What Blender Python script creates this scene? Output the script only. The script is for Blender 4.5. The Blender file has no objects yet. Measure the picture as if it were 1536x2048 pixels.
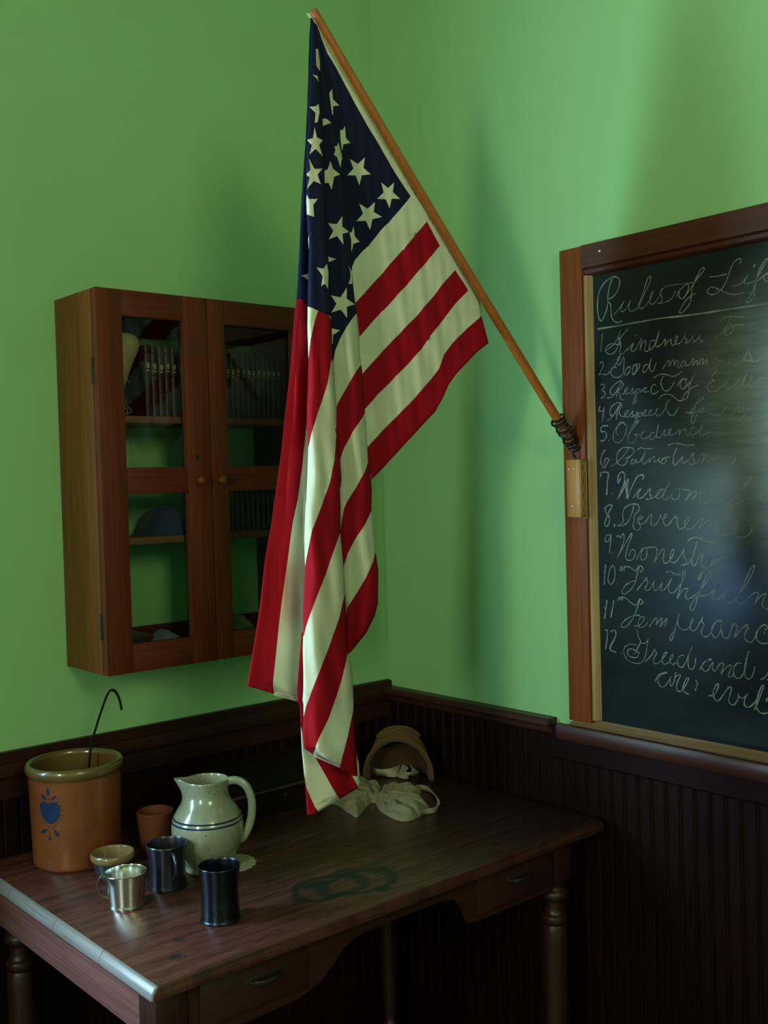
import bpy, bmesh, math, random
from mathutils import Vector, Matrix
from mathutils.geometry import delaunay_2d_cdt
random.seed(7)
S = bpy.context.scene
COL = S.collection

# ---------------------------------------------------------------- camera
cd = bpy.data.cameras.new('camera')
cam = bpy.data.objects.new('camera', cd)
COL.objects.link(cam)
_fw = Vector((0.65590, 0.75428, -0.02927)); _rt = Vector((0.75382, -0.65654, -0.02674)); _up = Vector((0.03939, 0.00452, 0.99921))
cam.matrix_world = Matrix(((_rt.x, _up.x, -_fw.x, -1.97453), (_rt.y, _up.y, -_fw.y, -2.27560), (_rt.z, _up.z, -_fw.z, 1.55), (0, 0, 0, 1)))
cd.sensor_fit = 'VERTICAL'; cd.sensor_height = 36.0
cd.lens = 2123.43 / 2048 * 36
cd.clip_start = 0.05
S.camera = cam

# ---------------------------------------------------------------- light and exposure
S.view_settings.view_transform = 'Standard'
S.view_settings.look = 'None'
S.view_settings.gamma = 1.0
S.view_settings.use_curve_mapping = False
S.view_settings.exposure = 0.0
W = bpy.data.worlds.new('world'); S.world = W; W.use_nodes = True
W.node_tree.nodes['Background'].inputs[0].default_value = (0.5, 0.7, 1.0, 1)
W.node_tree.nodes['Background'].inputs[1].default_value = 0.2
S.cycles.use_denoising = True
S.cycles.max_bounces = 8
S.cycles.caustics_reflective = False
S.cycles.sample_clamp_indirect = 4.0

def daylight(name, loc, rot, sx, sy, power, col, spread=180):
    l = bpy.data.lights.new(name, 'AREA'); l.shape = 'RECTANGLE'
    l.size = sx; l.size_y = sy; l.energy = power; l.color = col; l.spread = math.radians(spread)
    o = bpy.data.objects.new(name, l); o.location = loc; o.rotation_euler = rot
    COL.objects.link(o)
    return o
# daylight through the near window of the cabinet wall, the tall side window, the rear window
WA = (-2.95, -1.73, 0.72, 2.14)     # x0 x1 z0 z1 in wall_left (y = 0)
WB = (-2.50, -2.05, 1.45, 2.85)     # y0 y1 z0 z1 in wall_side (x = -4.6)
WC = (-2.20, -1.40, 2.10, 3.15)     # x0 x1 z0 z1 in wall_back (y = -3.9)
ZM = 1.17
daylight('daylight_near_window_sky', ((WA[0]+WA[1])/2, 0.10, (ZM+WA[3])/2), (math.radians(-90), 0, 0), WA[1]-WA[0], WA[3]-ZM, 130.0, (0.54, 0.86, 0.92))
daylight('daylight_near_window_ground', ((WA[0]+WA[1])/2, 0.10, (ZM+WA[2])/2), (math.radians(-90), 0, 0), WA[1]-WA[0], ZM-WA[2], 55.0, (0.26, 0.52, 1.0))
daylight('daylight_side_window', (-4.70, (WB[0]+WB[1])/2, (WB[2]+WB[3])/2), (math.radians(90), 0, math.radians(-90)), WB[1]-WB[0], WB[3]-WB[2], 105.0, (0.92, 1.0, 0.80))
daylight('daylight_rear_window', ((WC[0]+WC[1])/2, -4.00, (WC[2]+WC[3])/2), (math.radians(90), 0, 0), WC[1]-WC[0], WC[3]-WC[2], 40.0, (1.0, 1.0, 0.60))

# ---------------------------------------------------------------- materials
def mat(name):
    m = bpy.data.materials.new(name); m.use_nodes = True
    nt = m.node_tree; return m, nt, nt.nodes['Principled BSDF']
def N(nt, t, **k):
    n = nt.nodes.new(t)
    for a, b in k.items(): setattr(n, a, b)
    return n
def coords(nt, scale=(1, 1, 1), src='Object'):
    tc = N(nt, 'ShaderNodeTexCoord'); mp = N(nt, 'ShaderNodeMapping')
    mp.inputs['Scale'].default_value = scale
    nt.links.new(tc.outputs[src], mp.inputs[0]); return mp.outputs[0]
def ramp(nt, fac, stops):
    r = N(nt, 'ShaderNodeValToRGB'); e = r.color_ramp.elements
    while len(e) < len(stops): e.new(0.5)
    for el, (p, c) in zip(e, stops): el.position = p; el.color = (*c, 1)
    nt.links.new(fac, r.inputs[0]); return r.outputs[0]
def noise(nt, vec, scale, detail=4, rough=.55, dist=0):
    n = N(nt, 'ShaderNodeTexNoise'); n.inputs['Scale'].default_value = scale; n.inputs['Detail'].default_value = detail
    n.inputs['Roughness'].default_value = rough; n.inputs['Distortion'].default_value = dist
    nt.links.new(vec, n.inputs['Vector']); return n.outputs['Fac']
def bump(nt, b, h, strength, dist=.002):
    n = N(nt, 'ShaderNodeBump'); n.inputs['Strength'].default_value = strength; n.inputs['Distance'].default_value = dist
    nt.links.new(h, n.inputs['Height']); nt.links.new(n.outputs[0], b.inputs['Normal'])
def plain(name, col, rough=.6, metal=0, spec=.5, var=.12, sc=30, bmp=.05):
    m, nt, b = mat(name)
    v = coords(nt); f = noise(nt, v, sc)
    c = ramp(nt, f, [(.3, tuple(x*(1-var) for x in col)), (.7, tuple(min(1, x*(1+var)) for x in col))])
    nt.links.new(c, b.inputs['Base Color'])
    b.inputs['Roughness'].default_value = rough; b.inputs['Metallic'].default_value = metal
    b.inputs['Specular IOR Level'].default_value = spec
    if bmp: bump(nt, b, f, bmp)
    return m
def wood(name, c1, c2, axis=0, rough=.45, spec=.5, sc=1.0, streak=14, extra=None, coat=0, bmp=.12):
    m, nt, b = mat(name)
    s = [streak, streak, streak]; s[axis] = 1.0
    v = coords(nt, tuple(x*sc for x in s))
    f = noise(nt, v, 3.0, 6, .65, .6)
    col = ramp(nt, f, [(.28, c1), (.72, c2)])
    v2 = coords(nt, tuple((6*x if i != axis else 1.5)*sc for i, x in enumerate(s)))
    f2 = noise(nt, v2, 3.0, 3, .6)
    mx = N(nt, 'ShaderNodeMix', data_type='RGBA', blend_type='MULTIPLY'); mx.inputs[0].default_value = .55
    nt.links.new(col, mx.inputs[6]); nt.links.new(ramp(nt, f2, [(.32, (.38, .36, .36)), (.62, (1, 1, 1))]), mx.inputs[7])
    out = mx.outputs[2]
    if extra: out = extra(nt, out)
    nt.links.new(out, b.inputs['Base Color'])
    b.inputs['Roughness'].default_value = rough; b.inputs['Specular IOR Level'].default_value = spec
    b.inputs['Coat Weight'].default_value = coat; b.inputs['Coat Roughness'].default_value = .25
    bump(nt, b, f2, bmp, .001)
    return m
M = {}
def wallpaint(name, col):
    m, nt, b = mat(name)
    v = coords(nt); f = noise(nt, v, 1.3, 5, .6); f2 = noise(nt, v, 90, 3, .6)
    nt.links.new(ramp(nt, f, [(.3, tuple(x*.93 for x in col)), (.7, tuple(x*1.05 for x in col))]), b.inputs['Base Color'])
    b.inputs['Roughness'].default_value = .75; b.inputs['Specular IOR Level'].default_value = .25
    bump(nt, b, f2, .06, .001); return m
M['green'] = wallpaint('green_wall_paint', (.25, .48, .20))
M['ceiling'] = wallpaint('ceiling_paint', (.10, .075, .05))
M['floor'] = wood('dark_floor_boards', (.035, .018, .010), (.07, .035, .018), 1, .5)
M['wains'] = wood('dark_maroon_beadboard', (.0075, .0016, .0020), (.013, .0028, .0030), 2, .45, .12, streak=8)
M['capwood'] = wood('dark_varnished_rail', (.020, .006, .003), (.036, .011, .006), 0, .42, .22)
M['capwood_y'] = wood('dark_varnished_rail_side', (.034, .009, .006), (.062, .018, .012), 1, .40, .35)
M['cab'] = wood('reddish_cabinet_wood', (.085, .016, .004), (.13, .028, .007), 2, .5, .2)
M['cabside'] = wood('amber_cabinet_wood', (.13, .040, .006), (.20, .066, .011), 2, .5, .25)
M['cabrail'] = wood('reddish_cabinet_rail', (.075, .013, .004), (.115, .023, .006), 0, .5, .2)
M['shelf'] = wood('shelf_wood', (.16, .055, .018), (.24, .09, .03), 0, .5, .4)
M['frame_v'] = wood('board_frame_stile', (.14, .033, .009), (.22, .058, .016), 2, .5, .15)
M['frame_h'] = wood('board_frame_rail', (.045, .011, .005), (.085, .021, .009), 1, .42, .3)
M['bead'] = wood('worn_pale_bead', (.22, .13, .045), (.36, .23, .09), 2, .6, .3)
M['bead_h'] = wood('worn_pale_tray', (.17, .105, .05), (.30, .20, .11), 1, .5, .4)
M['pole'] = wood('varnished_pole', (.30, .085, .012), (.46, .14, .024), 2, .38, .5, streak=30)
M['block'] = wood('golden_pine_block', (.34, .14, .018), (.46, .20, .034), 2, .45, .4)
M['blockend'] = wood('split_pine_edge', (.20, .09, .02), (.60, .38, .15), 2, .6, .3, streak=40)
M['iron'] = plain('dark_steel_wire', (.035, .036, .034), .35, .8)
M['blackiron'] = plain('black_iron', (.006, .006, .006), .5, .3)
M['screw'] = plain('steel_screw', (.45, .47, .5), .3, .9)
def stains(nt, col):
    # worn dark ink rings and blots in the wood itself
    tc = N(nt, 'ShaderNodeTexCoord'); out = col
    nz = N(nt, 'ShaderNodeTexNoise'); nz.inputs['Scale'].default_value = 14; nz.inputs['Detail'].default_value = 4
    nt.links.new(tc.outputs['Object'], nz.inputs['Vector'])
    wv = N(nt, 'ShaderNodeVectorMath', operation='MULTIPLY_ADD'); wv.inputs[1].default_value = (.06, .06, 0); 
    nt.links.new(nz.outputs['Color'], wv.inputs[0]); nt.links.new(tc.outputs['Object'], wv.inputs[2])
    def blot(x, y, r0, r1, amt, ring=None, sx=1, sy=1):
        nonlocal out
        d = N(nt, 'ShaderNodeVectorMath', operation='SUBTRACT'); d.inputs[1].default_value = (x+.03, y+.03, 0)
        nt.links.new(wv.outputs[0], d.inputs[0])
        sc = N(nt, 'ShaderNodeVectorMath', operation='MULTIPLY'); sc.inputs[1].default_value = (sx, sy, 0)
        nt.links.new(d.outputs[0], sc.inputs[0])
        ln = N(nt, 'ShaderNodeVectorMath', operation='LENGTH'); nt.links.new(sc.outputs[0], ln.inputs[0])
        v = ln.outputs['Value']
        if ring:
            a = N(nt, 'ShaderNodeMath', operation='SUBTRACT'); a.inputs[1].default_value = ring; nt.links.new(v, a.inputs[0])
            c = N(nt, 'ShaderNodeMath', operation='ABSOLUTE'); nt.links.new(a.outputs[0], c.inputs[0]); v = c.outputs[0]
        mr = N(nt, 'ShaderNodeMapRange', interpolation_type='SMOOTHSTEP'); mr.inputs['From Min'].default_value = r0; mr.inputs['From Max'].default_value = r1
        mr.inputs['To Min'].default_value = amt; mr.inputs['To Max'].default_value = 0
        nt.links.new(v, mr.inputs['Value'])
        mx = N(nt, 'ShaderNodeMix', data_type='RGBA'); mx.inputs[7].default_value = (.004, .006, .010, 1)
        nt.links.new(mr.outputs[0], mx.inputs[0]); nt.links.new(out, mx.inputs[6]); out = mx.outputs[2]
    blot(-.735, -.655, .004, .016, .8, .062, .8, 1.2)
    blot(-.75, -.63, .010, .032, .85, None, .8, 1.3)
    blot(-.675, -.675, .004, .014, .8, .055, .7, 1.1)
    blot(-.66, -.735, .008, .022, .95, None, 1.0, 1.0)
    blot(-.66, -.60, .006, .022, .5, None)
    blot(-.60, -.66, .008, .028, .6, None)
    blot(-1.06, -.66, .002, .012, .7, None, .6, 1)
    blot(-1.10, -.71, .003, .010, .8, None, .5, 1)
    blot(-.56, -.50, .002, .014, .8, None)
    blot(-.45, -.53, .002, .010, .7, None)
    blot(-1.10, -.35, .006, .03, .5, None, .5, 1.4)
    blot(-1.05, -.55, .003, .014, .5, None, .4, 1.4)
    # scuffed grain patches
    v2 = coords(nt, (9, 42, 1)); f = noise(nt, v2, 1.6, 5, .7)
    mx = N(nt, 'ShaderNodeMix', data_type='RGBA', blend_type='MULTIPLY'); mx.inputs[0].default_value = .8
    nt.links.new(out, mx.inputs[6]); nt.links.new(ramp(nt, f, [(.36, (.35, .35, .40)), (.52, (1, 1, 1))]), mx.inputs[7])
    return mx.outputs[2]
M['tabletop'] = wood('worn_table_top', (.042, .011, .008), (.125, .042, .033), 0, .34, .5, extra=stains, streak=16, bmp=.35)
M['worn_end'] = wood('worn_pale_edge', (.13, .12, .125), (.24, .22, .22), 1, .35, .5)
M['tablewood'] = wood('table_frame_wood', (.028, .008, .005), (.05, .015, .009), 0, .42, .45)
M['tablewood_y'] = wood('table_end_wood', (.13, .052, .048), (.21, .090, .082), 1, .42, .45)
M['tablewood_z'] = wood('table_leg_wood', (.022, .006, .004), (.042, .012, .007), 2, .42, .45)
M['brass'] = plain('dull_brass', (.035, .033, .024), .55, .6)
def slate():
    m, nt, b = mat('blackboard_slate')
    v = coords(nt, (1, 1, 2.2)); f = noise(nt, v, 2.2, 7, .65); f3 = noise(nt, v, 26, 4, .6)
    # window glare painted into the slate colour with wiped chalk, cloudy and streaked sideways
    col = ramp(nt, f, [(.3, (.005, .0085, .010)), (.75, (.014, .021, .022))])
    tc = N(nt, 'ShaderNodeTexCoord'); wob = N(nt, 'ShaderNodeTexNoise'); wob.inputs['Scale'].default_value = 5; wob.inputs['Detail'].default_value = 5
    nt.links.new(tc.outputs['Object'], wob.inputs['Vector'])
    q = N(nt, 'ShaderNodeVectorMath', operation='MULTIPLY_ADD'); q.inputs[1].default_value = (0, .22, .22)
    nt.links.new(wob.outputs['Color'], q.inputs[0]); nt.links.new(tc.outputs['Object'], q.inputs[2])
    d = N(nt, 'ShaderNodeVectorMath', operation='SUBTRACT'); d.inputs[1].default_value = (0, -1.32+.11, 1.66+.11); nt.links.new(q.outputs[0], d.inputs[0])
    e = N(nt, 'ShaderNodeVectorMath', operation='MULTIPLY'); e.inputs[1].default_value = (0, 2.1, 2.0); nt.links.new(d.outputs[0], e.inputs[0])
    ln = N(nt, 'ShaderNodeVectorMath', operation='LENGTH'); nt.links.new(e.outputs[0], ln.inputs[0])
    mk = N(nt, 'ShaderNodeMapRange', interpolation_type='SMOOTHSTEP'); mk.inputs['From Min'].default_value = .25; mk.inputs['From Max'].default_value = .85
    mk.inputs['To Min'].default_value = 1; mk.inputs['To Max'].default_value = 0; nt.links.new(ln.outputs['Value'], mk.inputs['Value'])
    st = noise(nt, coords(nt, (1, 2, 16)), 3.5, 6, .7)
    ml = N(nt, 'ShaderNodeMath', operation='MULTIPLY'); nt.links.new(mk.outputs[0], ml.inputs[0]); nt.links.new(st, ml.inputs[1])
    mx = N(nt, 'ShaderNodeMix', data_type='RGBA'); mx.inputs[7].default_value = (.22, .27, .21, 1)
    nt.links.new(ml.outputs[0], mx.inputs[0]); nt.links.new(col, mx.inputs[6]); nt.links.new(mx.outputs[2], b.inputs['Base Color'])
    b.inputs['Specular IOR Level'].default_value = .17
    r = N(nt, 'ShaderNodeMapRange'); r.inputs['To Min'].default_value = .17; r.inputs['To Max'].default_value = .27
    nt.links.new(f3, r.inputs['Value']); nt.links.new(r.outputs[0], b.inputs['Roughness'])
    return m
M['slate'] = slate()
def chalk():
    m, nt, b = mat('chalk_dust')
    b.inputs['Base Color'].default_value = (.22, .26, .23, 1); b.inputs['Roughness'].default_value = .95; b.inputs['Specular IOR Level'].default_value = .1
    t = N(nt, 'ShaderNodeBsdfTransparent'); mx = N(nt, 'ShaderNodeMixShader')
    f = noise(nt, coords(nt), 420, 2, .6); f2 = noise(nt, coords(nt), 9, 3, .6)
    a = N(nt, 'ShaderNodeMath', operation='ADD'); nt.links.new(f, a.inputs[0]); nt.links.new(f2, a.inputs[1])
    r = N(nt, 'ShaderNodeMapRange'); r.inputs['From Min'].default_value = .75; r.inputs['From Max'].default_value = 1.2; r.inputs['To Min'].default_value = .30; r.inputs['To Max'].default_value = 1
    nt.links.new(a.outputs[0], r.inputs['Value']); nt.links.new(r.outputs[0], mx.inputs[0])
    nt.links.new(t.outputs[0], mx.inputs[1]); nt.links.new(b.outputs[0], mx.inputs[2])
    nt.links.new(mx.outputs[0], nt.nodes['Material Output'].inputs[0]); return m
M['chalk'] = chalk()
def cloth(name, col, trans=.3, rough=.85, sc=900, sheen=.15):
    m, nt, b = mat(name)
    f = noise(nt, coords(nt), 14, 4, .6)
    c = ramp(nt, f, [(.3, tuple(x*.92 for x in col)), (.7, tuple(min(1, x*1.05) for x in col))])
    nt.links.new(c, b.inputs['Base Color']); b.inputs['Roughness'].default_value = rough
    b.inputs['Specular IOR Level'].default_value = .15; b.inputs['Sheen Weight'].default_value = sheen
    if trans:
        t = N(nt, 'ShaderNodeBsdfTranslucent'); nt.links.new(c, t.inputs[0]); mx = N(nt, 'ShaderNodeMixShader'); mx.inputs[0].default_value = trans
        nt.links.new(b.outputs[0], mx.inputs[1]); nt.links.new(t.outputs[0], mx.inputs[2]); nt.links.new(mx.outputs[0], nt.nodes['Material Output'].inputs[0])
    bump(nt, b, noise(nt, coords(nt), sc, 2), .08, .0005)
    return m
M['fwhite'] = cloth('flag_cream', (.72, .72, .55))
M['fred'] = cloth('flag_red', (.40, .006, .018), sheen=.0)
M['fnavy'] = cloth('flag_navy', (.012, .016, .050), sheen=.0)
M['fstitch'] = cloth('flag_stitching', (.55, .36, .25))
M['ftan'] = cloth('bonnet_straw', (.12, .060, .016), .1)
M['fbrown'] = cloth('bonnet_lining', (.05, .022, .008), .0)
M['ribbon'] = cloth('cream_ribbon', (.46, .44, .27), .2)
M['canvas'] = cloth('crumpled_linen', (.25, .215, .12), .1)
M['sack'] = cloth('buff_canvas', (.46, .38, .18), .1)
M['bluecloth'] = cloth('dark_blue_cloth', (.03, .05, .10), .0)
M['greycloth'] = cloth('blue_grey_cloth', (.16, .20, .30), .0)
M['cream'] = cloth('cream_crochet', (.36, .35, .21), .15)
M['book'] = plain('dark_red_leather', (.030, .006, .005), .5)
M['booktan'] = plain('dark_brown_leather', (.014, .008, .006), .5)
M['pages'] = plain('aged_pages', (.40, .33, .20), .8)
M['gilt'] = plain('gilt_tooling', (.60, .42, .16), .5, .3)
M['darkbox'] = wood('black_brown_box_wood', (.007, .004, .003), (.014, .007, .005), 0, .6, .12)
M['boxedge'] = wood('box_edge_wood', (.05, .03, .018), (.08, .045, .025), 0, .4, .4)
def glaze(name, c1, c2, sc, rough, speck=None, coat=.6):
    m, nt, b = mat(name)
    v = coords(nt); f = noise(nt, v, sc, 6, .65)
    col = ramp(nt, f, [(.3, c1), (.7, c2)])
    if speck:
        vo = N(nt, 'ShaderNodeTexNoise'); vo.inputs['Scale'].default_value = speck[1]; vo.inputs['Detail'].default_value = 1; nt.links.new(v, vo.inputs['Vector'])
        r = N(nt, 'ShaderNodeMapRange'); r.inputs['From Min'].default_value = speck[2]; r.inputs['From Max'].default_value = speck[2]+.03
        nt.links.new(vo.outputs['Fac'], r.inputs['Value'])
        mx = N(nt, 'ShaderNodeMix', data_type='RGBA'); mx.inputs[7].default_value = (*speck[0], 1)
        nt.links.new(r.outputs[0], mx.inputs[0]); nt.links.new(col, mx.inputs[6]); col = mx.outputs[2]
    nt.links.new(col, b.inputs['Base Color']); b.inputs['Roughness'].default_value = rough
    b.inputs['Coat Weight'].default_value = coat; b.inputs['Coat Roughness'].default_value = .06
    bump(nt, b, f, .15, .001); return m
M['crock'] = glaze('salt_glaze_brown', (.13, .030, .006), (.22, .062, .015), 9, .38, ((.12, .04, .015), 260, .66), .5)
M['crockrim'] = glaze('olive_glaze', (.09, .050, .014), (.14, .085, .026), 14, .3, None, .6)
M['cobalt'] = glaze('cobalt_paint', (.005, .016, .055), (.012, .036, .10), 40, .3)
M['jug'] = glaze('speckled_cream_glaze', (.19, .21, .14), (.26, .27, .185), 7, .25, ((.10, .08, .05), 190, .70), .8)
M['orange'] = plain('matt_terracotta', (.13, .026, .005), .7)
M['bowlin'] = glaze('tan_bowl_glaze', (.16, .105, .04), (.24, .165, .07), 20, .3)
M['bowlout'] = glaze('slate_blue_glaze', (.018, .020, .034), (.03, .032, .05), 20, .35)
M['darkpot'] = glaze('dark_blue_black_glaze', (.006, .006, .013), (.010, .010, .020), 16, .30, None, .35)
def metal(name, col, rough, aniso=0):
    m, nt, b = mat(name)
    f = noise(nt, coords(nt, (1, 1, 30)), 12, 3)
    nt.links.new(ramp(nt, f, [(.3, tuple(x*.85 for x in col)), (.7, col)]), b.inputs['Base Color'])
    b.inputs['Metallic'].default_value = 1; b.inputs['Roughness'].default_value = rough; return m
M['silver'] = metal('polished_tin', (.86, .86, .80), .16)
M['pewter'] = metal('dark_pewter', (.045, .050, .075), .26)
def glass():
    m, nt, b = mat('cabinet_glass'); nt.nodes.remove(b)
    t = N(nt, 'ShaderNodeBsdfTransparent'); t.inputs[0].default_value = (.93, .96, .94, 1)
    g = N(nt, 'ShaderNodeBsdfGlossy'); g.inputs['Roughness'].default_value = .03
    fr = N(nt, 'ShaderNodeFresnel'); fr.inputs[0].default_value = 1.28; mx = N(nt, 'ShaderNodeMixShader')
    nt.links.new(fr.outputs[0], mx.inputs[0]); nt.links.new(t.outputs[0], mx.inputs[1]); nt.links.new(g.outputs[0], mx.inputs[2])
    bm = N(nt, 'ShaderNodeBump'); bm.inputs['Strength'].default_value = .06; bm.inputs['Distance'].default_value = .01
    nt.links.new(noise(nt, coords(nt), 6, 1), bm.inputs['Height']); nt.links.new(bm.outputs[0], g.inputs['Normal'])
    nt.links.new(mx.outputs[0], nt.nodes['Material Output'].inputs[0]); return m
M['glass'] = glass()

# ---------------------------------------------------------------- mesh helpers (world coordinates in, one mesh object out)
def tag(o, label=None, cat=None, group=None, kind=None):
    for k, v in (('label', label), ('category', cat), ('group', group), ('kind', kind)):
        if v: o[k] = v
    return o
def empty(name, loc, label, cat, group=None):
    o = bpy.data.objects.new(name, None); o.location = loc; o.empty_display_size = .05
    COL.objects.link(o); return tag(o, label, cat, group)
def world_of(o):
    v = Vector(o.location)
    while o.parent: o = o.parent; v += Vector(o.location)
    return v
class MB:
    def __init__(s): s.bm = bmesh.new()
    def box(s, x0, x1, y0, y1, z0, z1, bev=0, seg=2, mi=0):
        g = bmesh.ops.create_cube(s.bm, size=1.0)['verts']
        for v in g: v.co = Vector(((x0+x1)/2 + v.co.x*(x1-x0), (y0+y1)/2 + v.co.y*(y1-y0), (z0+z1)/2 + v.co.z*(z1-z0)))
        if mi:
            for f in {f for v in g for f in v.link_faces}: f.material_index = mi
        if bev: bmesh.ops.bevel(s.bm, geom=list({e for v in g for e in v.link_edges}), offset=bev, segments=seg, profile=.5, affect='EDGES', clamp_overlap=True)
        return s
    def lathe(s, prof, c, seg=64, mi=None, closed=False, fn=None):
        rings = []
        for i, (r, z) in enumerate(prof):
            ring = []
            for k in range(seg):
                a = 2*math.pi*k/seg; P = Vector((c[0]+r*math.cos(a), c[1]+r*math.sin(a), c[2]+z))
                if fn: P = fn(P, i, a, r, z)
                ring.append(s.bm.verts.new(P))
            rings.append(ring)
        n = len(rings)
        for i in range(n if closed else n-1):
            A, B = rings[i], rings[(i+1) % n]
            for k in range(seg):
                f = s.bm.faces.new((A[k], A[(k+1) % seg], B[(k+1) % seg], B[k]))
                if mi: f.material_index = mi(i)
        if not closed:
            s.bm.faces.new(rings[0][::-1]); 
            if prof[-1][0] > 1e-5: s.bm.faces.new(rings[-1])
        return s
    def tube(s, path, rad, seg=12, caps=True, flat=None):
        """sweep a circle (or an ellipse flat=(a,b,up)) along a path; rad may be a list"""
        P = [Vector(p) for p in path]; n = len(P); rings = []; up = None
        for i in range(n):
            t = (P[min(i+1, n-1)] - P[max(i-1, 0)]).normalized()
            if up is None: up = Vector((0, 0, 1)) if abs(t.z) < .9 else Vector((1, 0, 0))
            if flat: u = (Vector(flat[2]) - t*t.dot(Vector(flat[2]))).normalized()
            else: u = (up - t*t.dot(up)).normalized(); up = u
            w = t.cross(u); r = rad[i] if isinstance(rad, (list, tuple)) else rad
            a, b = (flat[0], flat[1]) if flat else (r, r)
            rings.append([s.bm.verts.new(P[i] + u*a*math.cos(2*math.pi*k/seg) + w*b*math.sin(2*math.pi*k/seg)) for k in range(seg)])
        for A, B in zip(rings, rings[1:]):
            for k in range(seg): s.bm.faces.new((A[k], A[(k+1) % seg], B[(k+1) % seg], B[k]))
        if caps: s.bm.faces.new(rings[0][::-1]); s.bm.faces.new(rings[-1])
        return s
    def sheet(s, rows, closed=False):
        V = [[s.bm.verts.new(p) for p in r] for r in rows]
        for A, B in zip(V, V[1:]):
            for k in range(len(A) - (0 if closed else 1)):
                j = (k+1) % len(A); s.bm.faces.new((A[k], A[j], B[j], B[k]))
        return s
    def prism(s, pts, axis, a0, a1, bev=0):
        """polygon of 2d points in the other two axes, extruded from a0 to a1 along axis"""
        def P(u, v, a): return {0: (a, u, v), 1: (u, a, v), 2: (u, v, a)}[axis]
        A = [s.bm.verts.new(P(u, v, a0)) for u, v in pts]; B = [s.bm.verts.new(P(u, v, a1)) for u, v in pts]
        n = len(A); fs = [s.bm.faces.new(A), s.bm.faces.new(B[::-1])]
        for k in range(n): fs.append(s.bm.faces.new((A[k], B[k], B[(k+1) % n], A[(k+1) % n])))
        return s
    def build(s, name, m, parent=None, loc=None, smooth=35, solid=0, sub=0):
        bmesh.ops.recalc_face_normals(s.bm, faces=s.bm.faces)
        org = Vector(loc) if loc is not None else Vector((0, 0, 0))
        if loc is None and s.bm.verts:
            org = sum((v.co for v in s.bm.verts), Vector()) / len(s.bm.verts)
        for v in s.bm.verts: v.co -= org
        me = bpy.data.meshes.new(name); s.bm.to_mesh(me); s.bm.free()
        for mm in (m if isinstance(m, (list, tuple)) else [m]): me.materials.append(mm)
        o = bpy.data.objects.new(name, me); COL.objects.link(o)
        if parent: o.parent = parent; o.location = org - world_of(parent)
        else: o.location = org
        if smooth:
            me.polygons.foreach_set('use_smooth', [True]*len(me.polygons)); me.set_sharp_from_angle(angle=math.radians(smooth))
        if solid:
            md = o.modifiers.new('thickness', 'SOLIDIFY'); md.thickness = solid; md.offset = 0
        if sub:
            md = o.modifiers.new('smooth', 'SUBSURF'); md.levels = sub; md.render_levels = sub
        return o
def catmull(P, n=4):
    P = [Vector(p) for p in P]; out = []
    for i in range(len(P)-1):
        a = P[max(i-1, 0)]; b = P[i]; c = P[i+1]; d = P[min(i+2, len(P)-1)]
        for k in range(n):
            t = k/n; out.append(.5*((2*b) + (c-a)*t + (2*a-5*b+4*c-d)*t*t + (3*b-a-3*c+d)*t**3))
    out.append(P[-1]); return out
def smooth_prof(pr, n=4): return [(max(0, p.x), p.y) for p in catmull([(a, b, 0) for a, b in pr], n)]
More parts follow.
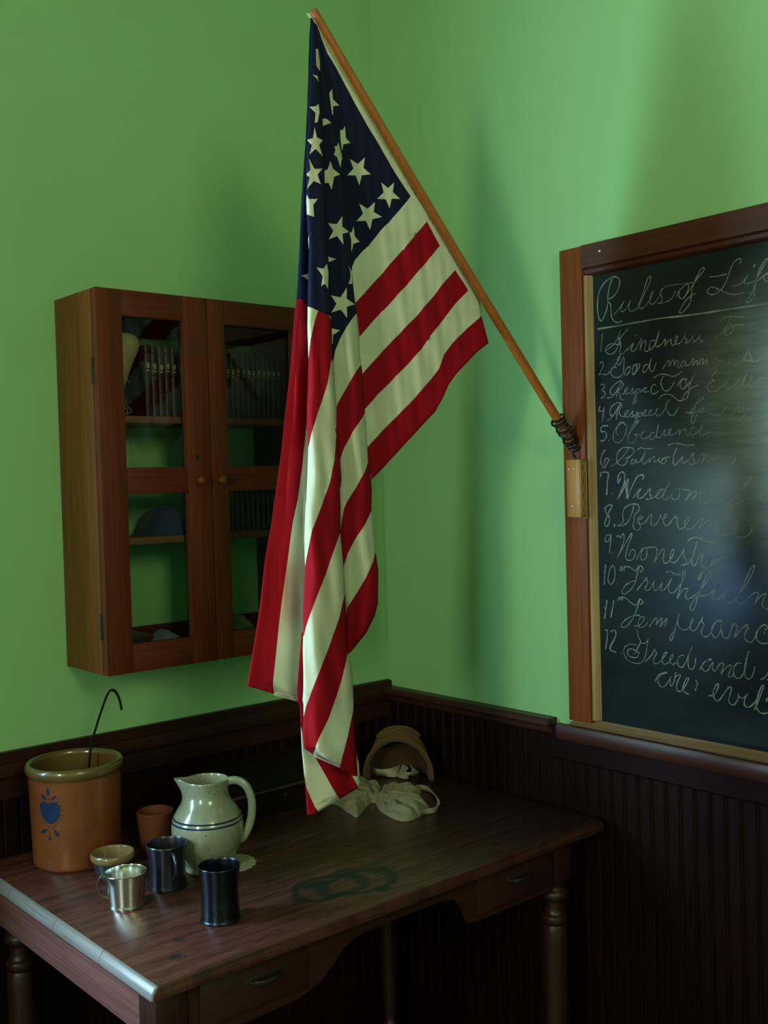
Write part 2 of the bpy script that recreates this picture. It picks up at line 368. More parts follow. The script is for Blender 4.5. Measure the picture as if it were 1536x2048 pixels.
FLAG={
'A':dict(y=-0.675,out=[(-0.7438,2.4155),(-0.7480,2.3816),(-0.7504,2.3340),(-0.7537,2.2474),(-0.7573,2.1840),(-0.7633,2.1175),(-0.7670,2.0774),(-0.7747,1.9848),(-0.7784,1.9486),(-0.7835,1.8992),(-0.7898,1.8661),(-0.8016,1.7704),(-0.8163,1.6887),(-0.8292,1.6075),(-0.8560,1.4781),(-0.8732,1.4093),(-0.8871,1.3287),(-0.9001,1.2697),(-0.9202,1.1881),(-0.8618,1.1648),(-0.8608,1.1616),(-0.8147,1.1451),(-0.8056,1.1421),(-0.7961,1.1698),(-0.7844,1.2560),(-0.7772,1.3493),(-0.7738,1.4430),(-0.7685,1.5367),(-0.7599,1.6074),(-0.7393,1.9891),(-0.7401,2.0814),(-0.7382,2.1876),(-0.7388,2.2923),(-0.7390,2.3839),(-0.7404,2.4151)],
 navy=[[(-0.7818,2.4120),(-0.7283,2.4262),(-0.7325,1.9900),(-0.7412,1.8853),(-0.7577,1.8874),(-0.7719,1.8916),(-0.8023,1.8907)]],
 red=[[(-0.8023,1.8907),(-0.7719,1.8916),(-0.7577,1.8874),(-0.7412,1.8853),(-0.7586,1.7864),(-0.7683,1.6789),(-0.7833,1.5773),(-0.7956,1.5187),(-0.8073,1.4759),(-0.8258,1.3844),(-0.8441,1.2938),(-0.8619,1.1826),(-0.8616,1.1611),(-0.9359,1.1665),(-0.9223,1.5406)]],
 star=[[(-0.7727,1.9370),(-0.7546,1.9436),(-0.7551,1.9307),(-0.7636,1.9333)]],
 stitch=[[(-0.8613,1.1601),(-0.8147,1.1439),(-0.8147,1.1451),(-0.8612,1.1613)],
  [(-0.8610,1.1665),(-0.8141,1.1506),(-0.8141,1.1516),(-0.8610,1.1674)],
  [(-0.8609,1.1708),(-0.8136,1.1549),(-0.8135,1.1559),(-0.8609,1.1717)]],
),
'D':dict(y=-0.712,out=[(-0.8038,1.2772),(-0.8221,1.2762),(-0.8357,1.1804),(-0.8367,1.1531),(-0.8307,1.1430),(-0.8306,1.1033),(-0.8298,1.0633),(-0.8264,1.0197),(-0.8237,0.9884),(-0.8217,0.9393),(-0.7967,0.9398),(-0.7429,0.9529),(-0.6935,0.9656),(-0.6944,0.9770),(-0.6982,0.9849),(-0.6949,0.9852),(-0.6961,1.0094),(-0.7015,1.0329),(-0.7046,1.0590),(-0.7064,1.1231),(-0.7123,1.1876),(-0.7342,1.2536)],
 navy=[],
 red=[[(-0.8483,1.2973),(-0.6926,1.2805),(-0.6983,1.1218),(-0.7006,1.0327),(-0.7006,1.0103),(-0.6994,0.9870),(-0.7132,0.9905),(-0.7074,0.9813),(-0.6990,0.9635),(-0.7429,0.9529),(-0.7748,1.0062),(-0.8024,1.0489),(-0.8248,1.0639),(-0.8259,1.0871),(-0.8302,1.1047),(-0.8537,1.1467)],
  [(-0.8268,1.0198),(-0.8217,0.9911),(-0.8111,0.9672),(-0.7967,0.9398),(-0.8315,0.9317),(-0.8367,0.9973)]],
 star=[],
 stitch=[[(-0.8007,0.9562),(-0.7505,0.9659),(-0.7497,0.9648),(-0.8000,0.9551)],
  [(-0.7982,0.9519),(-0.7478,0.9616),(-0.7471,0.9605),(-0.7975,0.9509)],
  [(-0.7968,0.9473),(-0.7460,0.9568),(-0.7453,0.9556),(-0.7961,0.9462)]],
),
'B':dict(y=-0.752,out=[(-0.7415,2.4153),(-0.7532,2.3386),(-0.7781,2.2328),(-0.7947,2.1635),(-0.8054,2.1131),(-0.8130,2.0543),(-0.8132,2.0133),(-0.8107,1.9666),(-0.8131,1.9320),(-0.8159,1.8978),(-0.8171,1.8664),(-0.8191,1.8271),(-0.8188,1.7723),(-0.8216,1.7225),(-0.8253,1.6832),(-0.8261,1.6439),(-0.8249,1.6125),(-0.8286,1.5653),(-0.8328,1.5196),(-0.8350,1.5078),(-0.8397,1.4486),(-0.8400,1.3996),(-0.8425,1.3715),(-0.8469,1.3303),(-0.8479,1.2828),(-0.8504,1.2533),(-0.8505,1.2116),(-0.8529,1.1329),(-0.8568,1.1082),(-0.8542,1.0764),(-0.8324,1.0626),(-0.8314,1.0570),(-0.7763,1.0265),(-0.7744,1.0255),(-0.7531,1.0141),(-0.7336,1.0030),(-0.7363,1.0715),(-0.7375,1.1493),(-0.7378,1.1866),(-0.7409,1.2118),(-0.7474,1.2281),(-0.7498,1.2716),(-0.7498,1.3054),(-0.7504,1.3454),(-0.7518,1.3824),(-0.7552,1.4286),(-0.7580,1.4593),(-0.7560,1.5050),(-0.7561,1.5355),(-0.7517,1.5533),(-0.7531,1.5910),(-0.7605,1.6446),(-0.7583,1.6848),(-0.7622,1.7381),(-0.7648,1.7700),(-0.7646,1.8418),(-0.7658,1.8841),(-0.7673,1.9370),(-0.7688,1.9897),(-0.7707,2.0347),(-0.7660,2.1013),(-0.7566,2.1710),(-0.7470,2.2285),(-0.7379,2.2867),(-0.7309,2.3359),(-0.7331,2.3983),(-0.7404,2.4156)],
 navy=[[(-0.7813,2.4252),(-0.6968,2.4479),(-0.7459,1.9744),(-0.7610,1.8487),(-0.7710,1.8519),(-0.7936,1.8579),(-0.8171,1.8651),(-0.8300,1.8679),(-0.8458,1.8768)]],
 red=[[(-0.7936,1.8579),(-0.7710,1.8519),(-0.7595,1.8422),(-0.7601,1.7782),(-0.7672,1.7712),(-0.7754,1.7296),(-0.7901,1.6973),(-0.8045,1.6652),(-0.8172,1.6335),(-0.8246,1.6125),(-0.8319,1.6360),(-0.8255,1.7223),(-0.8189,1.7710),(-0.8110,1.8068),(-0.8016,1.8389)],
  [(-0.7631,1.6473),(-0.7607,1.6366),(-0.7651,1.5911),(-0.7768,1.5511),(-0.7931,1.5183),(-0.7954,1.5124),(-0.8198,1.4655),(-0.8366,1.4128),(-0.8400,1.3996),(-0.8528,1.3724),(-0.8560,1.2837),(-0.8470,1.2767),(-0.8408,1.2939),(-0.8207,1.3337),(-0.7924,1.3855),(-0.7611,1.4503),(-0.7505,1.4742),(-0.7406,1.5531),(-0.7462,1.5909),(-0.7546,1.6447)],
  [(-0.7504,1.3454),(-0.7644,1.3039),(-0.7894,1.2548),(-0.8300,1.1817),(-0.8460,1.1512),(-0.8529,1.1329),(-0.8623,1.1091),(-0.8563,1.0708),(-0.8344,1.0591),(-0.8322,1.0671),(-0.8180,1.0953),(-0.7940,1.1276),(-0.7648,1.1843),(-0.7494,1.2284),(-0.7392,1.2580),(-0.7397,1.3352)],
  [(-0.7303,1.1513),(-0.7376,1.1463),(-0.7392,1.1248),(-0.7526,1.0837),(-0.7755,1.0257),(-0.7592,1.0107),(-0.7238,0.9941),(-0.7271,1.0698)]],
 star=[[(-0.7281,2.3719),(-0.7261,2.3523),(-0.7130,2.3486),(-0.7245,2.3402),(-0.7335,2.3157),(-0.7408,2.3223),(-0.7374,2.3564),(-0.7330,2.3588)],
  [(-0.7533,2.3026),(-0.7419,2.3025),(-0.7413,2.2914),(-0.7444,2.2963)],
  [(-0.7742,2.2359),(-0.7588,2.2385),(-0.7506,2.2459),(-0.7512,2.2304),(-0.7608,2.2074),(-0.7677,2.2046),(-0.7616,2.2253)],
  [(-0.7702,2.1958),(-0.7689,2.1759),(-0.7561,2.1766),(-0.7669,2.1624),(-0.7626,2.1438),(-0.7765,2.1526),(-0.7929,2.1389),(-0.7842,2.1592),(-0.7923,2.1694),(-0.7783,2.1740)],
  [(-0.7954,2.1304),(-0.7859,2.1143),(-0.7669,2.1200),(-0.7807,2.1029),(-0.7754,2.0864),(-0.7914,2.0910),(-0.8080,2.0745),(-0.7994,2.0952),(-0.8064,2.1024),(-0.7961,2.1097)],
  [(-0.8103,2.0650),(-0.8058,2.0554),(-0.7861,2.0584),(-0.7969,2.0464),(-0.7967,2.0251),(-0.8125,2.0287),(-0.8141,2.0438)],
  [(-0.8015,1.9996),(-0.8092,1.9910),(-0.8107,1.9666),(-0.8127,1.9803),(-0.8182,1.9796),(-0.8126,1.9854)],
  [(-0.7948,1.9361),(-0.7782,1.9332),(-0.7711,1.9458),(-0.7682,1.9316),(-0.7700,1.8997),(-0.7758,1.9070),(-0.7844,1.9022),(-0.7804,1.9197)]],
 stitch=[[(-0.8296,1.0660),(-0.7729,1.0338),(-0.7733,1.0326),(-0.8300,1.0649)],
  [(-0.8305,1.0629),(-0.7742,1.0307),(-0.7746,1.0298),(-0.8305,1.0617)],
  [(-0.8306,1.0596),(-0.7754,1.0281),(-0.7758,1.0273),(-0.8306,1.0587)]],
),
'C':dict(y=-0.722,out=[(-0.7305,2.3722),(-0.7326,2.3366),(-0.7394,2.2614),(-0.7448,2.1786),(-0.7493,2.1104),(-0.7530,2.0434),(-0.7505,1.9793),(-0.7479,1.8902),(-0.7460,1.8471),(-0.7452,1.7741),(-0.7429,1.7416),(-0.7414,1.6873),(-0.7428,1.6464),(-0.7378,1.5919),(-0.7339,1.5535),(-0.7381,1.5354),(-0.7389,1.4577),(-0.7360,1.4265),(-0.7329,1.3795),(-0.7310,1.3418),(-0.7305,1.3011),(-0.7297,1.2665),(-0.7273,1.2223),(-0.7158,1.2287),(-0.6769,1.2605),(-0.6549,1.2901),(-0.6456,1.3149),(-0.6425,1.3789),(-0.6484,1.4146),(-0.6527,1.4693),(-0.6558,1.5014),(-0.6534,1.5332),(-0.6549,1.5520),(-0.6604,1.5745),(-0.6615,1.6053),(-0.6631,1.6613),(-0.6671,1.7030),(-0.6695,1.7586),(-0.6738,1.7917),(-0.6743,1.8278),(-0.6784,1.8634),(-0.6822,1.8880),(-0.6864,1.9234),(-0.6885,1.9644),(-0.6877,2.0057),(-0.6956,2.0355),(-0.6979,2.0783),(-0.6974,2.1192),(-0.6971,2.1658),(-0.7034,2.1976),(-0.7099,2.2266),(-0.7138,2.3055),(-0.7204,2.3395),(-0.7260,2.3733)],
 navy=[[(-0.7498,2.3941),(-0.6453,2.4209),(-0.6515,1.9913),(-0.6708,1.8765),(-0.6820,1.8659),(-0.7025,1.8395),(-0.7210,1.8163),(-0.7323,1.7938),(-0.7395,1.7689),(-0.7495,1.7495),(-0.7736,1.8878)]],
 red=[[(-0.6734,1.7709),(-0.6916,1.7466),(-0.7140,1.7182),(-0.7287,1.6985),(-0.7344,1.6875),(-0.7503,1.6789),(-0.7525,1.6192),(-0.7411,1.5973),(-0.7284,1.5918),(-0.7177,1.6137),(-0.6953,1.6442),(-0.6727,1.6695),(-0.6657,1.6808),(-0.6532,1.7034),(-0.6546,1.7677)],
  [(-0.6614,1.5871),(-0.6690,1.5690),(-0.6918,1.5388),(-0.7123,1.5158),(-0.7128,1.5159),(-0.7222,1.5006),(-0.7297,1.4697),(-0.7374,1.4421),(-0.7360,1.4265),(-0.7317,1.3794),(-0.7242,1.3976),(-0.7163,1.4158),(-0.6993,1.4400),(-0.6737,1.4671),(-0.6552,1.4934),(-0.6389,1.5039),(-0.6421,1.5329),(-0.6489,1.5138),(-0.6467,1.5743),(-0.6553,1.5913)],
  [(-0.6484,1.4146),(-0.6553,1.3959),(-0.6730,1.3685),(-0.6988,1.3389),(-0.7199,1.3157),(-0.7246,1.2989),(-0.7370,1.2861),(-0.7355,1.2171),(-0.7159,1.2240),(-0.6688,1.2532),(-0.6331,1.3072),(-0.6302,1.3877),(-0.6397,1.4205)]],
 star=[[(-0.7009,2.1904),(-0.6966,2.1700),(-0.6925,2.1611),(-0.6992,2.1544),(-0.7031,2.1386),(-0.7087,2.1554),(-0.7160,2.1574),(-0.7112,2.1686),(-0.7131,2.1751),(-0.7077,2.1775)],
  [(-0.7252,2.1456),(-0.7212,2.1300),(-0.7054,2.1246),(-0.7201,2.1153),(-0.7286,2.0910),(-0.7349,2.1034),(-0.7485,2.1012),(-0.7462,2.1244),(-0.7339,2.1292)],
  [(-0.7345,2.2256),(-0.7253,2.2261),(-0.7147,2.2215),(-0.7356,2.2117)],
  [(-0.7065,2.0453),(-0.7081,2.0247),(-0.6921,2.0199),(-0.7079,2.0106),(-0.7059,1.9909),(-0.7206,2.0048),(-0.7408,1.9976),(-0.7297,2.0145),(-0.7411,2.0279),(-0.7209,2.0268)],
  [(-0.6950,2.1250),(-0.6945,2.1033),(-0.6808,2.0946),(-0.6968,2.0907),(-0.6971,2.1083)],
  [(-0.7513,2.0042),(-0.7450,1.9945),(-0.7455,1.9799),(-0.7495,1.9794)],
  [(-0.7007,1.9115),(-0.7021,1.8905),(-0.6831,1.8851),(-0.7024,1.8760),(-0.7020,1.8555),(-0.7171,1.8703),(-0.7396,1.8633),(-0.7268,1.8806),(-0.7391,1.8951),(-0.7167,1.8931)],
  [(-0.7435,1.9662),(-0.7245,1.9635),(-0.7421,1.9556)],
  [(-0.7413,1.8353),(-0.7205,1.8322),(-0.7365,1.8221),(-0.7382,1.8043),(-0.7415,1.8095)],
  [(-0.6966,1.9552),(-0.6880,1.9466),(-0.6882,1.9232),(-0.6968,1.9201),(-0.6921,1.9338),(-0.6916,1.9462)]],
 stitch=[],
),
'E':dict(y=-0.69,out=[(-0.7400,2.4270),(-0.7354,2.4164),(-0.7283,2.4076),(-0.7186,2.3929),(-0.7065,2.3706),(-0.6832,2.3466),(-0.6493,2.3083),(-0.6147,2.2690),(-0.5792,2.2288),(-0.5428,2.1905),(-0.5057,2.1484),(-0.4674,2.1111),(-0.4282,2.0699),(-0.3925,2.0293),(-0.3771,2.0116),(-0.3434,1.9754),(-0.3177,1.9438),(-0.3069,1.9292),(-0.3035,1.8982),(-0.2840,1.8414),(-0.3220,1.8186),(-0.3856,1.7689),(-0.4080,1.7465),(-0.4260,1.7185),(-0.4481,1.6906),(-0.5565,1.6063),(-0.5965,1.5745),(-0.6258,1.5534),(-0.6390,1.5522),(-0.6431,1.5922),(-0.6443,1.6634),(-0.6502,1.7059),(-0.6519,1.7625),(-0.6562,1.7962),(-0.6586,1.8327),(-0.6644,1.8745),(-0.6679,1.9303),(-0.6700,1.9720),(-0.6703,2.0139),(-0.6820,2.0872),(-0.6861,2.1679),(-0.7011,2.2324),(-0.7143,2.2966),(-0.7229,2.3400),(-0.7319,2.3723),(-0.7409,2.4017),(-0.7448,2.4144),(-0.7535,2.4221)],
 navy=[[(-0.7438,2.4155),(-0.7290,2.4048),(-0.7197,2.3833),(-0.7069,2.3598),(-0.6836,2.3331),(-0.6500,2.2890),(-0.6155,2.2468),(-0.5836,2.2112),(-0.5511,2.1721),(-0.5177,2.1379),(-0.5019,2.1232),(-0.5148,2.1097),(-0.5309,2.0931),(-0.5508,2.0746),(-0.5858,2.0430),(-0.6089,2.0204),(-0.6189,2.0105),(-0.6342,1.9987),(-0.6533,1.9810),(-0.6611,1.9674),(-0.6636,1.9475),(-0.6627,1.9224),(-0.6809,1.9206),(-0.6848,2.0120),(-0.6966,2.1660),(-0.7263,2.2940),(-0.7555,2.4124)]],
 red=[[(-0.4585,2.0781),(-0.4233,2.0337),(-0.4234,2.0334),(-0.4623,1.9958),(-0.5209,1.9422),(-0.5696,1.8997),(-0.6090,1.8676),(-0.6476,1.8321),(-0.6701,1.8179),(-0.6712,1.8879),(-0.6563,1.8977),(-0.6449,1.9072),(-0.5828,1.9619),(-0.5263,2.0148),(-0.5261,2.0124),(-0.4854,2.0535)],
  [(-0.3801,1.9884),(-0.3421,1.9492),(-0.3804,1.9195),(-0.4204,1.8796),(-0.4551,1.8469),(-0.4851,1.8150),(-0.5267,1.7802),(-0.5671,1.7490),(-0.6067,1.7187),(-0.6377,1.6920),(-0.6605,1.6773),(-0.6614,1.7536),(-0.6419,1.7615),(-0.5883,1.8073),(-0.5279,1.8565),(-0.4949,1.8826),(-0.4696,1.9056),(-0.4439,1.9288),(-0.4177,1.9555)],
  [(-0.3035,1.8982),(-0.2712,1.8375),(-0.3225,1.8061),(-0.3646,1.7451),(-0.4321,1.6667),(-0.5975,1.5456),(-0.6507,1.5354),(-0.6555,1.6094),(-0.6336,1.6179),(-0.5938,1.6498),(-0.5540,1.6795),(-0.5131,1.7099),(-0.4583,1.7566),(-0.4345,1.7788),(-0.4186,1.8099),(-0.3919,1.8360),(-0.3516,1.8664)]],
 star=[[(-0.5806,2.1391),(-0.5628,2.1302),(-0.5464,2.1432),(-0.5500,2.1234),(-0.5310,2.1130),(-0.5534,2.1100),(-0.5597,2.0917),(-0.5692,2.1080),(-0.5918,2.1051),(-0.5747,2.1203)],
  [(-0.6588,2.1722),(-0.6390,2.1650),(-0.6208,2.1795),(-0.6253,2.1593),(-0.6061,2.1502),(-0.6296,2.1451),(-0.6372,2.1249),(-0.6454,2.1424),(-0.6667,2.1400),(-0.6510,2.1547)],
  [(-0.6385,2.0897),(-0.6170,2.0829),(-0.5980,2.0977),(-0.6019,2.0779),(-0.5804,2.0704),(-0.6056,2.0636),(-0.6125,2.0428),(-0.6229,2.0597),(-0.6469,2.0555),(-0.6297,2.0719)],
  [(-0.7201,2.2948),(-0.7068,2.2846),(-0.6981,2.2962),(-0.6967,2.2775),(-0.6815,2.2674),(-0.6967,2.2646),(-0.6982,2.2465),(-0.7074,2.2625),(-0.7224,2.2594),(-0.7131,2.2751)],
  [(-0.6690,2.2329),(-0.6677,2.2106),(-0.6567,2.2018),(-0.6745,2.1971),(-0.6778,2.1843),(-0.6812,2.2066),(-0.6813,2.2229),(-0.6754,2.2227)],
  [(-0.6544,2.0454),(-0.6523,2.0259),(-0.6400,2.0165),(-0.6563,2.0116),(-0.6612,1.9959),(-0.6654,2.0077),(-0.6656,2.0323),(-0.6599,2.0326)]],
 stitch=[],
),
}
